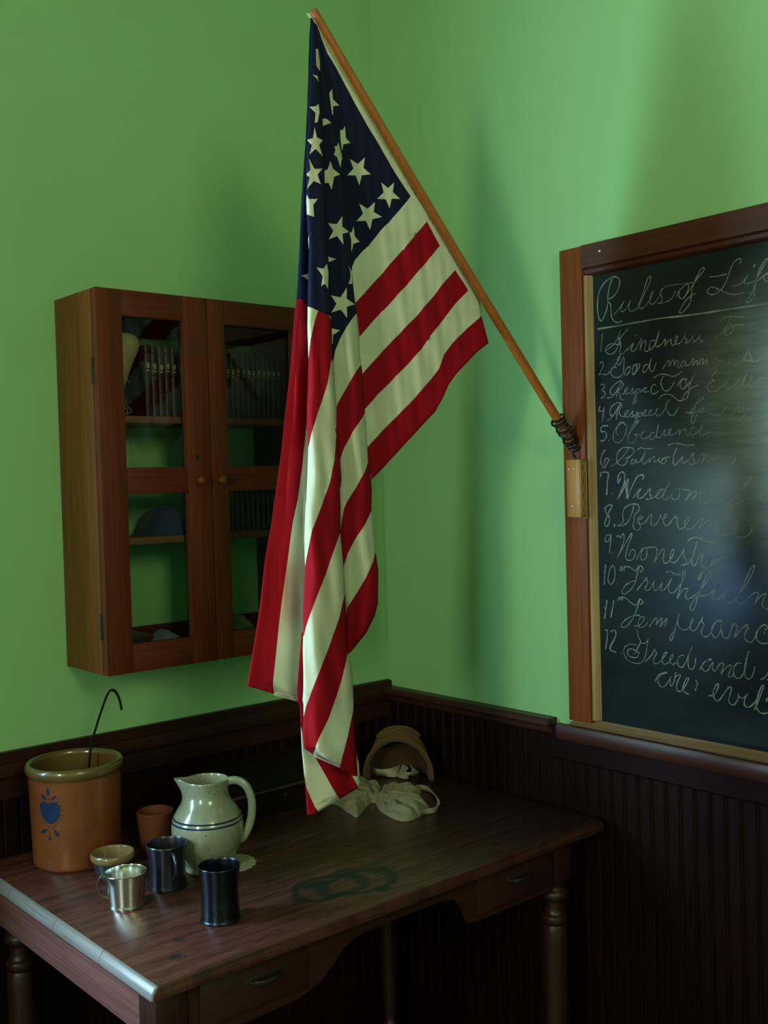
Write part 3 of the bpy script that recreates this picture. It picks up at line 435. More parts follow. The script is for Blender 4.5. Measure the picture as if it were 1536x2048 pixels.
WRITING=[
[(1.35,[(-0.8128,1.9889),(-0.8044,1.9721),(-0.7998,1.9520),(-0.7987,1.9340),(-0.7917,1.9141),(-0.7801,1.8995),(-0.7722,1.9115),(-0.7703,1.9354),(-0.7752,1.9635),(-0.7903,1.9834),(-0.8097,1.9920),(-0.8240,1.9917),(-0.8331,1.9818),(-0.8280,1.9633),(-0.8150,1.9498),(-0.7989,1.9431),(-0.8066,1.9329),(-0.8078,1.9145),(-0.8106,1.9012),(-0.8215,1.8907),(-0.8388,1.8918)]),(1,[(-0.8156,1.9083),(-0.8285,1.9194),(-0.8445,1.9352),(-0.8380,1.9258),(-0.8337,1.9161),(-0.8408,1.9126),(-0.8519,1.9213),(-0.8622,1.9364),(-0.8566,1.9232),(-0.8579,1.9128),(-0.8671,1.9103),(-0.8825,1.9183),(-0.8983,1.9450),(-0.9122,1.9655),(-0.9140,1.9782),(-0.9080,1.9762),(-0.8986,1.9575),(-0.8890,1.9338),(-0.8810,1.9197),(-0.8870,1.9126),(-0.9006,1.9170),(-0.9129,1.9303),(-0.9206,1.9429),(-0.9161,1.9423),(-0.9114,1.9305),(-0.9126,1.9190),(-0.9215,1.9190),(-0.9336,1.9297),(-0.9443,1.9492),(-0.9382,1.9390),(-0.9423,1.9260),(-0.9362,1.9169),(-0.9304,1.9190)]),(1,[(-0.9362,1.9164),(-0.9538,1.9181),(-0.9683,1.9246),(-0.9758,1.9383)]),(1,[(-0.9769,1.9234),(-0.9857,1.9367),(-1.0015,1.9477),(-1.0084,1.9430),(-1.0039,1.9291),(-0.9938,1.9184),(-0.9854,1.9233),(-0.9871,1.9365),(-1.0015,1.9477)]),(1,[(-0.9938,1.9184),(-1.0110,1.9353),(-1.0309,1.9564),(-1.0462,1.9707),(-1.0449,1.9752),(-1.0366,1.9711),(-1.0224,1.9481),(-1.0150,1.9274),(-1.0133,1.9132),(-1.0075,1.9019),(-0.9932,1.8905),(-0.9847,1.8904),(-0.9906,1.9018),(-1.0050,1.9168),(-1.0252,1.9254)]),(0.7,[(-0.9487,1.9503),(-0.9718,1.9511),(-0.9973,1.9496),(-1.0238,1.9483)]),(1,[(-1.0581,1.9539),(-1.0768,1.9525),(-1.0980,1.9538)]),(1,[(-1.1269,1.9688),(-1.1309,1.9763),(-1.1246,1.9797),(-1.1115,1.9715),(-1.1019,1.9520),(-1.0937,1.9345),(-1.0816,1.9222),(-1.0654,1.9163),(-1.0547,1.9203),(-1.0521,1.9267),(-1.0630,1.9326),(-1.0816,1.9234),(-1.0999,1.9135),(-1.1207,1.9088),(-1.1349,1.9106)]),(1,[(-1.1106,1.9271),(-1.1288,1.9290),(-1.1457,1.9437),(-1.1378,1.9334),(-1.1377,1.9276),(-1.1543,1.9284),(-1.1645,1.9349),(-1.1798,1.9575),(-1.1874,1.9676),(-1.1825,1.9674),(-1.1710,1.9522),(-1.1618,1.9284),(-1.1575,1.8980)]),(1.35,[(-1.1568,1.9564),(-1.1609,1.9626)]),(1,[(-1.1592,1.9219),(-1.1539,1.9089),(-1.1435,1.8942),(-1.1408,1.8888),(-1.1498,1.8910),(-1.1537,1.8951)]),(1,[(-1.1643,1.9280),(-1.1795,1.9370),(-1.1885,1.9424),(-1.1943,1.9414),(-1.1894,1.9400),(-1.1794,1.9348),(-1.1818,1.9264),(-1.1916,1.9237),(-1.2039,1.9285)]),(1.7,[(-0.7689,1.8826),(-0.8133,1.8827),(-0.8756,1.8837),(-0.9355,1.8847),(-0.9817,1.8827),(-1.0430,1.8812),(-1.0754,1.8816),(-1.1279,1.8813),(-1.1874,1.8805),(-1.2392,1.8799)]),],
[(1,[(-0.7826,1.8702),(-0.7798,1.8509),(-0.7767,1.8302)]),(1,[(-0.7880,1.8303),(-0.7961,1.8333),(-0.8123,1.8419),(-0.8237,1.8536),(-0.8326,1.8718),(-0.8269,1.8558),(-0.8319,1.8423),(-0.8249,1.8405),(-0.8092,1.8449),(-0.7963,1.8411),(-0.7896,1.8314),(-0.7991,1.8221),(-0.8151,1.8248),(-0.8249,1.8379),(-0.8300,1.8554)]),(1,[(-0.8523,1.8719),(-0.8396,1.8620),(-0.8283,1.8491),(-0.8327,1.8370),(-0.8293,1.8245),(-0.8307,1.8187),(-0.8402,1.8208),(-0.8497,1.8300)]),(1.35,[(-0.8496,1.8249),(-0.8622,1.8362),(-0.8669,1.8383),(-0.8605,1.8275),(-0.8634,1.8208),(-0.8743,1.8272)]),(1,[(-0.8728,1.8541),(-0.8756,1.8571)]),(1,[(-0.8743,1.8272),(-0.8838,1.8414),(-0.8884,1.8459),(-0.8833,1.8212),(-0.8897,1.8357),(-0.8974,1.8423),(-0.8987,1.8346),(-0.8954,1.8224),(-0.9013,1.8172),(-0.9104,1.8232)]),(1,[(-0.9227,1.8389),(-0.9138,1.8392),(-0.9076,1.8286),(-0.9089,1.8196),(-0.9179,1.8249),(-0.9256,1.8390),(-0.9340,1.8580),(-0.9286,1.8412),(-0.9239,1.8292),(-0.9268,1.8239),(-0.9401,1.8299),(-0.9491,1.8388),(-0.9473,1.8241),(-0.9548,1.8331),(-0.9621,1.8372),(-0.9633,1.8272),(-0.9675,1.8230),(-0.9748,1.8283),(-0.9794,1.8413),(-0.9736,1.8383),(-0.9734,1.8285),(-0.9776,1.8243),(-0.9891,1.8292),(-0.9993,1.8450),(-0.9963,1.8381),(-1.0018,1.8289),(-0.9960,1.8235),(-1.0088,1.8281),(-1.0187,1.8390),(-1.0145,1.8335),(-1.0199,1.8256),(-1.0142,1.8214),(-1.0254,1.8273),(-1.0353,1.8394),(-1.0311,1.8327),(-1.0364,1.8237),(-1.0294,1.8196),(-1.0432,1.8241)]),(0.7,[(-1.0831,1.8645),(-1.1016,1.8667),(-1.1327,1.8614)]),(0.7,[(-1.1055,1.8650),(-1.0988,1.8541),(-1.0879,1.8390)]),(0.7,[(-1.0636,1.8276),(-1.0771,1.8296),(-1.0879,1.8366),(-1.0986,1.8471),(-1.1053,1.8533)]),(0.7,[(-1.1052,1.8486),(-1.0918,1.8338),(-1.0943,1.8287),(-1.1049,1.8322),(-1.1129,1.8429),(-1.1078,1.8471),(-1.1195,1.8479),(-1.1349,1.8453)]),(0.7,[(-1.1926,1.8420),(-1.1867,1.8428),(-1.1789,1.8346),(-1.1800,1.8264),(-1.1924,1.8283)]),(0.7,[(-1.1650,1.8260),(-1.1726,1.8285)]),],
[(1,[(-0.7727,1.8039),(-0.7810,1.8075),(-0.7831,1.8007),(-0.7755,1.7857),(-0.7704,1.7778),(-0.7786,1.7796),(-0.7931,1.7762)]),(1,[(-0.7948,1.7787),(-0.8078,1.7878),(-0.8241,1.8044),(-0.8307,1.8166),(-0.8225,1.8071),(-0.8269,1.7938),(-0.8399,1.8118),(-0.8395,1.7925),(-0.8359,1.7748),(-0.8232,1.7677),(-0.8105,1.7707),(-0.8028,1.7805),(-0.8079,1.7904),(-0.8206,1.7905)]),(1,[(-0.8405,1.7718),(-0.8455,1.7842),(-0.8565,1.7883),(-0.8547,1.7782),(-0.8452,1.7701)]),(1,[(-0.8627,1.7902),(-0.8734,1.7897),(-0.8716,1.7791),(-0.8637,1.7697),(-0.8624,1.7800),(-0.8688,1.7909),(-0.8826,1.7908),(-0.8731,1.7764),(-0.8668,1.7699)]),(1,[(-0.9066,1.7859),(-0.8977,1.7893),(-0.8899,1.7799),(-0.8927,1.7720),(-0.9035,1.7811),(-0.9130,1.8028),(-0.9081,1.7857),(-0.9093,1.7755),(-0.9167,1.7735),(-0.9245,1.7903)]),(1,[(-0.9389,1.7739),(-0.9479,1.7842),(-0.9568,1.7933),(-0.9565,1.7784),(-0.9640,1.7901),(-0.9697,1.7919),(-0.9695,1.7796),(-0.9754,1.7889),(-0.9796,1.7860),(-0.9780,1.7763),(-0.9837,1.7753),(-0.9881,1.7851),(-0.9967,1.7867)]),(1,[(-0.9967,1.7867),(-0.9881,1.7851),(-0.9865,1.7767),(-0.9936,1.7772),(-0.9995,1.7864),(-0.9979,1.7768),(-1.0077,1.7783)]),(1,[(-1.0077,1.7783),(-1.0135,1.7874),(-1.0163,1.7883),(-1.0146,1.7751),(-1.0218,1.7841),(-1.0259,1.7837),(-1.0257,1.7753),(-1.0314,1.7795),(-1.0342,1.7853),(-1.0397,1.7871),(-1.0381,1.7752),(-1.0465,1.7840),(-1.0492,1.7813),(-1.0476,1.7719)]),(0.5,[(-1.0627,1.7823),(-1.0709,1.7851),(-1.0761,1.7786),(-1.0841,1.7801)]),(0.5,[(-1.0973,1.7764),(-1.1039,1.7816),(-1.0998,1.7738),(-1.1103,1.7704)]),(1.8,[(-1.1101,1.7645),(-1.1232,1.7691),(-1.1363,1.7817),(-1.1422,1.7939),(-1.1453,1.7854),(-1.1490,1.7781),(-1.1464,1.7725),(-1.1336,1.7750)]),(1.8,[(-1.1463,1.7714),(-1.1590,1.7689),(-1.1691,1.7737),(-1.1780,1.7838)]),],
[(1,[(-0.7748,1.7561),(-0.7845,1.7553),(-0.7850,1.7487),(-0.7777,1.7427),(-0.7857,1.7382),(-0.7854,1.7290),(-0.7740,1.7246)]),(1,[(-0.7918,1.7246),(-0.8030,1.7250),(-0.8193,1.7380),(-0.8324,1.7576),(-0.8197,1.7562),(-0.8035,1.7445),(-0.8016,1.7330),(-0.8095,1.7297)]),(1,[(-0.8324,1.7576),(-0.8369,1.7521),(-0.8336,1.7446),(-0.8240,1.7377),(-0.8269,1.7284),(-0.8298,1.7191),(-0.8376,1.7154)]),(1,[(-0.8226,1.7455),(-0.8174,1.7252)]),(1,[(-0.8332,1.7279),(-0.8412,1.7337),(-0.8475,1.7383),(-0.8492,1.7433),(-0.8429,1.7413),(-0.8396,1.7325),(-0.8442,1.7296),(-0.8551,1.7326),(-0.8631,1.7422),(-0.8614,1.7359),(-0.8643,1.7305),(-0.8566,1.7278)]),(1,[(-0.8643,1.7280),(-0.8737,1.7374),(-0.8704,1.7288),(-0.8622,1.7077),(-0.8669,1.7073),(-0.8718,1.7210),(-0.8706,1.7339),(-0.8798,1.7382),(-0.8812,1.7317),(-0.8719,1.7274)]),(1,[(-0.8826,1.7291),(-0.8935,1.7383),(-0.8995,1.7391),(-0.8934,1.7345),(-0.8933,1.7295),(-0.9053,1.7298)]),(1,[(-0.9220,1.7422),(-0.9161,1.7440),(-0.9099,1.7357),(-0.9112,1.7255),(-0.9186,1.7237),(-0.9291,1.7291)]),(1,[(-0.9164,1.7578),(-0.9328,1.7643),(-0.9503,1.7622),(-0.9675,1.7569),(-0.9820,1.7617),(-0.9892,1.7660)]),(1,[(-0.9430,1.7604),(-0.9354,1.7486),(-0.9395,1.7333),(-0.9495,1.7269),(-0.9613,1.7339),(-0.9687,1.7444)]),(1,[(-0.9743,1.7353),(-0.9830,1.7444),(-0.9903,1.7511),(-0.9972,1.7468),(-0.9969,1.7334),(-0.9883,1.7280),(-0.9828,1.7346),(-0.9873,1.7465),(-1.0015,1.7477)]),(1.35,[(-0.9898,1.7279),(-1.0041,1.7377),(-1.0184,1.7559),(-1.0218,1.7604),(-1.0141,1.7490),(-1.0054,1.7327),(-1.0037,1.7182),(-0.9978,1.7064),(-0.9893,1.7070),(-0.9938,1.7165),(-1.0095,1.7275),(-1.0290,1.7343)]),(1,[(-1.0731,1.7603),(-1.0621,1.7518),(-1.0593,1.7425),(-1.0673,1.7382),(-1.0537,1.7358),(-1.0481,1.7267),(-1.0534,1.7185),(-1.0669,1.7179),(-1.0831,1.7261),(-1.0966,1.7392),(-1.1074,1.7547),(-1.0993,1.7436),(-1.0896,1.7232),(-1.0962,1.7191),(-1.1121,1.7284),(-1.1226,1.7368)]),(1,[(-1.1226,1.7368),(-1.1134,1.7306),(-1.1146,1.7234),(-1.1277,1.7317),(-1.1409,1.7538),(-1.1329,1.7336),(-1.1288,1.7222),(-1.1378,1.7238),(-1.1508,1.7389),(-1.1470,1.7393),(-1.1430,1.7257),(-1.1505,1.7204),(-1.1633,1.7286),(-1.1697,1.7372),(-1.1759,1.7344),(-1.1707,1.7210),(-1.1847,1.7290),(-1.1932,1.7351)]),],
[(1,[(-0.7719,1.7076),(-0.7683,1.6960),(-0.7830,1.6963)]),(1,[(-0.7832,1.7042),(-0.7775,1.6717)]),(1.35,[(-0.7883,1.6750),(-0.7895,1.6744)]),(1,[(-0.7921,1.6721),(-0.8084,1.6842),(-0.8264,1.7064),(-0.8296,1.7100),(-0.8170,1.7109),(-0.8024,1.7016),(-0.7989,1.6887),(-0.8051,1.6818)]),(1,[(-0.8279,1.7063),(-0.8197,1.6913),(-0.8161,1.6733)]),(1,[(-0.8265,1.7103),(-0.8326,1.7033),(-0.8245,1.6935),(-0.8274,1.6830),(-0.8367,1.6798),(-0.8463,1.6869),(-0.8495,1.6919),(-0.8417,1.6898),(-0.8398,1.6796),(-0.8507,1.6789),(-0.8618,1.6910),(-0.8601,1.6834),(-0.8646,1.6780),(-0.8553,1.6773)]),(1,[(-0.8646,1.6768),(-0.8756,1.6875),(-0.8705,1.6674),(-0.8770,1.6824),(-0.8862,1.6843),(-0.8829,1.6769),(-0.8753,1.6774)]),(1,[(-0.8755,1.6850),(-0.8659,1.6677),(-0.8704,1.6636),(-0.8797,1.6694)]),(1,[(-0.8860,1.6780),(-0.8968,1.6887),(-0.8923,1.6890),(-0.8897,1.6790),(-0.8981,1.6779),(-0.9103,1.6890),(-0.9058,1.6881),(-0.9026,1.6794),(-0.9101,1.6777),(-0.9191,1.6809)]),(1,[(-0.9312,1.6914),(-0.9253,1.6918),(-0.9206,1.6820),(-0.9249,1.6755),(-0.9338,1.6774),(-0.9458,1.6904)]),(1,[(-0.9287,1.7116),(-0.9377,1.7184),(-0.9494,1.7205),(-0.9638,1.7164),(-0.9779,1.7042),(-0.9893,1.7046)]),(1,[(-0.9564,1.7083),(-0.9474,1.6977),(-0.9501,1.6851),(-0.9571,1.6752),(-0.9672,1.6753),(-0.9760,1.6858),(-0.9790,1.6905)]),(0.7,[(-0.9944,1.6777),(-1.0168,1.6762),(-1.0279,1.6798)]),(0.7,[(-1.0055,1.6740),(-1.0199,1.6925),(-1.0380,1.7033),(-1.0340,1.7073),(-1.0227,1.6972),(-1.0140,1.6759),(-1.0080,1.6592),(-1.0107,1.6529),(-1.0178,1.6610),(-1.0222,1.6729)]),(0.7,[(-1.0279,1.6798),(-1.0322,1.6844),(-1.0403,1.6814),(-1.0334,1.6758),(-1.0279,1.6798)]),(0.7,[(-1.0497,1.6735),(-1.0605,1.6692),(-1.0739,1.6672),(-1.0848,1.6760),(-1.0942,1.6872)]),(0.7,[(-1.1017,1.6618),(-1.1084,1.6720),(-1.1190,1.6831),(-1.1215,1.6782),(-1.1175,1.6691),(-1.1266,1.6732),(-1.1320,1.6845)]),(0.7,[(-1.1422,1.6815),(-1.1290,1.6613),(-1.1183,1.6431),(-1.1143,1.6363)]),(0.7,[(-1.1344,1.6773),(-1.1471,1.6741),(-1.1549,1.6806),(-1.1598,1.6733),(-1.1522,1.6715)]),(0.7,[(-1.1598,1.6756),(-1.1749,1.6791),(-1.1899,1.6827)]),],
[(1.35,[(-0.7934,1.6612),(-0.7756,1.6609),(-0.7737,1.6491),(-0.7850,1.6485),(-0.7880,1.6379),(-0.7813,1.6290),(-0.7708,1.6276)]),(2.6,[(-0.7942,1.6279),(-0.7954,1.6273)]),(0.7,[(-0.8394,1.6599),(-0.8332,1.6654),(-0.8173,1.6572),(-0.8073,1.6421),(-0.8085,1.6264),(-0.8211,1.6219),(-0.8356,1.6329),(-0.8438,1.6506),(-0.8395,1.6638),(-0.8270,1.6671),(-0.8188,1.6572),(-0.8154,1.6443),(-0.8216,1.6388)]),(0.7,[(-0.8482,1.6375),(-0.8641,1.6546),(-0.8766,1.6667),(-0.8674,1.6647),(-0.8531,1.6475),(-0.8464,1.6298),(-0.8509,1.6193),(-0.8633,1.6213),(-0.8697,1.6338),(-0.8637,1.6393),(-0.8789,1.6359),(-0.8867,1.6406),(-0.8897,1.6430),(-0.8836,1.6408),(-0.8818,1.6294),(-0.8939,1.6276),(-0.9061,1.6346)]),(0.7,[(-0.9181,1.6390),(-0.9092,1.6395),(-0.9046,1.6321),(-0.9074,1.6244),(-0.9164,1.6290),(-0.9241,1.6412),(-0.9275,1.6586),(-0.9227,1.6413),(-0.9224,1.6287),(-0.9327,1.6295),(-0.9448,1.6451),(-0.9417,1.6353),(-0.9445,1.6314),(-0.9533,1.6359),(-0.9593,1.6443),(-0.9550,1.6446),(-0.9519,1.6373),(-0.9591,1.6319),(-0.9707,1.6363),(-0.9808,1.6419),(-0.9777,1.6310),(-0.9851,1.6405),(-0.9950,1.6424),(-0.9948,1.6326),(-1.0018,1.6298)]),(1,[(-0.9538,1.6571),(-0.9550,1.6565)]),(0.7,[(-1.0161,1.6449),(-1.0077,1.6442),(-1.0047,1.6345),(-1.0102,1.6294),(-1.0214,1.6337),(-1.0369,1.6450),(-1.0342,1.6488),(-1.0285,1.6382),(-1.0296,1.6284),(-1.0393,1.6291),(-1.0544,1.6344)]),],
[(1,[(-0.7840,1.6078),(-0.7739,1.5963),(-0.7703,1.5806),(-0.7749,1.5699),(-0.7813,1.5665),(-0.7880,1.5748),(-0.7931,1.5851),(-0.7867,1.5879),(-0.7800,1.5776),(-0.7829,1.5670)]),(0.7,[(-0.7959,1.5693),(-0.8072,1.5729),(-0.8249,1.5841),(-0.8410,1.5991),(-0.8475,1.6091)]),(1,[(-0.8475,1.6091),(-0.8319,1.6098),(-0.8174,1.5973),(-0.8154,1.5818),(-0.8215,1.5725),(-0.8372,1.5720),(-0.8486,1.5910)]),(1,[(-0.8475,1.6096),(-0.8599,1.6073),(-0.8612,1.5983),(-0.8501,1.5884),(-0.8376,1.5862)]),(1,[(-0.8639,1.5828),(-0.8562,1.5818),(-0.8529,1.5741),(-0.8606,1.5739),(-0.8685,1.5826),(-0.8668,1.5750),(-0.8776,1.5785),(-0.8933,1.5996),(-0.8853,1.5846),(-0.8835,1.5719),(-0.8927,1.5742),(-0.9034,1.5840),(-0.9017,1.5739),(-0.9110,1.5863),(-0.9169,1.5861),(-0.9137,1.5761),(-0.9227,1.5783),(-0.9288,1.5857),(-0.9256,1.5757),(-0.9330,1.5767),(-0.9405,1.5840),(-0.9331,1.5793),(-0.9344,1.5717),(-0.9432,1.5727),(-0.9448,1.5801),(-0.9405,1.5840),(-0.9551,1.5848)]),(1,[(-0.8705,1.6031),(-0.8813,1.6077),(-0.8934,1.6052),(-0.9129,1.6052)]),(1,[(-0.9498,1.6094),(-0.9615,1.6132),(-0.9788,1.6124),(-0.9957,1.6085),(-1.0154,1.6084)]),(1,[(-0.9723,1.6040),(-0.9638,1.5870),(-0.9621,1.5721),(-0.9677,1.5670),(-0.9780,1.5766),(-0.9867,1.5862),(-0.9837,1.5764),(-0.9878,1.5708),(-1.0007,1.5783),(-1.0136,1.5925),(-1.0106,1.5829),(-1.0146,1.5729),(-1.0089,1.5677),(-1.0005,1.5697)]),(2,[(-0.9945,1.6043),(-0.9956,1.6038)]),(1,[(-1.0089,1.5677),(-1.0201,1.5703),(-1.0258,1.5763),(-1.0344,1.5893),(-1.0384,1.5868),(-1.0326,1.5700),(-1.0425,1.5866),(-1.0466,1.5865),(-1.0422,1.5697)]),(0.7,[(-1.0436,1.5696),(-1.0560,1.5789),(-1.0558,1.5668),(-1.0655,1.5786),(-1.0776,1.5806)]),(1,[(-1.0825,1.5613),(-1.0931,1.5581),(-1.1037,1.5631),(-1.1106,1.5794)]),],
[(1.6,[(-0.7694,1.5453),(-0.7703,1.5551),(-0.7907,1.5546),(-0.7879,1.5331),(-0.7852,1.5046)]),(2,[(-0.7995,1.5079),(-0.8008,1.5074)]),(1.35,[(-0.8255,1.5429),(-0.8173,1.5300),(-0.8169,1.5404),(-0.8226,1.5533),(-0.8321,1.5552),(-0.8365,1.5426),(-0.8314,1.5246),(-0.8148,1.4947),(-0.8328,1.5193),(-0.8443,1.5399),(-0.8439,1.5244),(-0.8410,1.4946),(-0.8515,1.5165),(-0.8675,1.5420),(-0.8799,1.5482),(-0.8866,1.5455),(-0.8827,1.5379)]),(2,[(-0.8378,1.5322),(-0.8396,1.5141),(-0.8416,1.4959)]),(1.35,[(-0.8572,1.4971),(-0.8699,1.5112),(-0.8792,1.5175),(-0.8713,1.5060),(-0.8695,1.4971),(-0.8818,1.4983),(-0.8973,1.5122),(-0.9034,1.5185),(-0.9017,1.5070),(-0.9045,1.4981),(-0.8969,1.4938),(-0.8893,1.4957)]),(1.6,[(-0.8888,1.5250),(-0.8900,1.5245)]),(1,[(-0.8969,1.4938),(-0.9180,1.5006),(-0.9331,1.5156)]),(1,[(-0.9390,1.5155),(-0.9272,1.5144),(-0.9180,1.5031),(-0.9208,1.4955),(-0.9328,1.5017),(-0.9450,1.5205),(-0.9534,1.5316),(-0.9434,1.5155),(-0.9357,1.5005),(-0.9385,1.4929),(-0.9503,1.4979),(-0.9681,1.5152),(-0.9766,1.5138),(-0.9763,1.5002),(-0.9661,1.4928),(-0.9576,1.4978),(-0.9622,1.5103),(-0.9738,1.5164),(-0.9937,1.5136),(-1.0036,1.5123),(-0.9991,1.5025),(-0.9898,1.4902)]),(1.35,[(-0.9898,1.4902),(-1.0077,1.5074),(-1.0161,1.5109),(-1.0174,1.5073),(-1.0074,1.4926)]),(1,[(-1.0074,1.4926),(-1.0244,1.5084),(-1.0286,1.5084),(-1.0256,1.4974),(-1.0281,1.4864),(-1.0377,1.4840),(-1.0502,1.4937),(-1.0540,1.5057),(-1.0519,1.5118)]),(1,[(-1.0609,1.4852),(-1.0759,1.4947),(-1.0894,1.5042)]),(1,[(-1.0907,1.5042),(-1.0800,1.4971),(-1.0785,1.4899),(-1.0865,1.4899),(-1.0946,1.4994),(-1.0894,1.5054),(-1.1026,1.5017)]),(1.35,[(-1.0944,1.4899),(-1.1210,1.5087),(-1.1420,1.5296),(-1.1447,1.5377),(-1.1342,1.5274),(-1.1183,1.5040),(-1.1047,1.4756),(-1.0939,1.4624),(-1.0859,1.4612),(-1.0914,1.4708),(-1.1074,1.4803),(-1.1284,1.4921)]),(1,[(-1.1463,1.4850),(-1.1591,1.4967),(-1.1694,1.5059),(-1.1641,1.4920),(-1.1716,1.4896),(-1.1868,1.5057)]),],
[(1.35,[(-0.8017,1.4804),(-0.7905,1.4817),(-0.7806,1.4751),(-0.7820,1.4645),(-0.7899,1.4566),(-0.7911,1.4434),(-0.7844,1.4328),(-0.7780,1.4380),(-0.7832,1.4513),(-0.7917,1.4672),(-0.8017,1.4817)]),(1.6,[(-0.8061,1.4384),(-0.8037,1.4310)]),(1,[(-0.8133,1.4345),(-0.8308,1.4361),(-0.8436,1.4466),(-0.8550,1.4674),(-0.8584,1.4816)]),(1,[(-0.8133,1.4345),(-0.8294,1.4439),(-0.8282,1.4595),(-0.8349,1.4752),(-0.8507,1.4829),(-0.8662,1.4834),(-0.8737,1.4765),(-0.8704,1.4675),(-0.8610,1.4597),(-0.8591,1.4468),(-0.8557,1.4339),(-0.8632,1.4257),(-0.8741,1.4290),(-0.8743,1.4367),(-0.8683,1.4443)]),(1,[(-0.8684,1.4469),(-0.8808,1.4534),(-0.8778,1.4573),(-0.8700,1.4521),(-0.8698,1.4444),(-0.8774,1.4393),(-0.8897,1.4446),(-0.8990,1.4574),(-0.9051,1.4600),(-0.9033,1.4473),(-0.9046,1.4384),(-0.9121,1.4372),(-0.9227,1.4475),(-0.9274,1.4589),(-0.9317,1.4501),(-0.9406,1.4552),(-0.9437,1.4615),(-0.9392,1.4602),(-0.9346,1.4501),(-0.9387,1.4376),(-0.9490,1.4402),(-0.9609,1.4529),(-0.9683,1.4604),(-0.9653,1.4542),(-0.9710,1.4530),(-0.9694,1.4430),(-0.9734,1.4319),(-0.9835,1.4320),(-0.9980,1.4483),(-0.9981,1.4557),(-0.9910,1.4507),(-0.9879,1.4408),(-0.9920,1.4309),(-1.0004,1.4306),(-1.0118,1.4362),(-1.0232,1.4486),(-1.0330,1.4531),(-1.0314,1.4462),(-1.0228,1.4314)]),(1,[(-1.0242,1.4315),(-1.0397,1.4463),(-1.0507,1.4501),(-1.0504,1.4367),(-1.0489,1.4270),(-1.0542,1.4223),(-1.0639,1.4297),(-1.0749,1.4419),(-1.0830,1.4468)]),(1,[(-1.0856,1.4456),(-1.0776,1.4443),(-1.0706,1.4298),(-1.0745,1.4215),(-1.0878,1.4193),(-1.1037,1.4256),(-1.1132,1.4424),(-1.1133,1.4471),(-1.1067,1.4447),(-1.1025,1.4304),(-1.1089,1.4186),(-1.1218,1.4153),(-1.1374,1.4215),(-1.1453,1.4334),(-1.1442,1.4428)]),],
[(1,[(-0.7936,1.4133),(-0.7839,1.4131),(-0.7781,1.4037),(-0.7819,1.3971),(-0.7901,1.4026),(-0.7952,1.4146),(-0.7931,1.3948),(-0.7893,1.3722)]),(1.6,[(-0.7961,1.3725),(-0.7974,1.3720)]),(1,[(-0.8095,1.4097),(-0.8160,1.4124),(-0.8206,1.4073),(-0.8255,1.4152),(-0.8303,1.4153),(-0.8299,1.4010),(-0.8215,1.3799),(-0.8116,1.3625)]),(1,[(-0.8166,1.3718),(-0.8329,1.3932),(-0.8475,1.4144),(-0.8516,1.4184),(-0.8505,1.4093),(-0.8390,1.3856),(-0.8338,1.3646),(-0.8383,1.3583),(-0.8508,1.3587),(-0.8588,1.3681),(-0.8591,1.3797),(-0.8498,1.3807),(-0.8432,1.3675)]),(1,[(-0.8632,1.3592),(-0.8760,1.3816),(-0.8868,1.3870),(-0.8912,1.3795),(-0.8878,1.3640),(-0.8770,1.3598),(-0.8742,1.3687),(-0.8806,1.3830),(-0.8883,1.3871),(-0.9035,1.3888),(-0.9154,1.3879),(-0.9167,1.3778),(-0.9102,1.3559)]),(1,[(-0.9102,1.3559),(-0.9271,1.3807),(-0.9361,1.3860),(-0.9344,1.3733),(-0.9326,1.3606),(-0.9384,1.3546),(-0.9502,1.3626),(-0.9593,1.3767),(-0.9595,1.3855),(-0.9536,1.3815),(-0.9503,1.3664),(-0.9531,1.3577),(-0.9647,1.3594),(-0.9794,1.3774),(-0.9860,1.3888),(-0.9837,1.3751),(-0.9905,1.3629),(-0.9875,1.3541),(-0.9760,1.3524)]),(1,[(-0.9818,1.3531),(-0.9961,1.3582),(-1.0019,1.3683)]),(1.35,[(-1.0181,1.4057),(-1.0107,1.3834),(-1.0047,1.3635),(-1.0059,1.3536),(-1.0129,1.3552),(-1.0202,1.3690),(-1.0273,1.3778),(-1.0314,1.3767),(-1.0270,1.3619),(-1.0295,1.3522),(-1.0378,1.3501),(-1.0434,1.3601),(-1.0478,1.3724),(-1.0406,1.3527),(-1.0264,1.3325),(-1.0192,1.3223),(-1.0208,1.3322),(-1.0377,1.3452),(-1.0599,1.3632),(-1.0762,1.3723),(-1.0896,1.3740)]),(1.6,[(-0.9937,1.4039),(-1.0057,1.4115),(-1.0197,1.4126),(-1.0361,1.4062),(-1.0498,1.4041),(-1.0674,1.4045)]),],
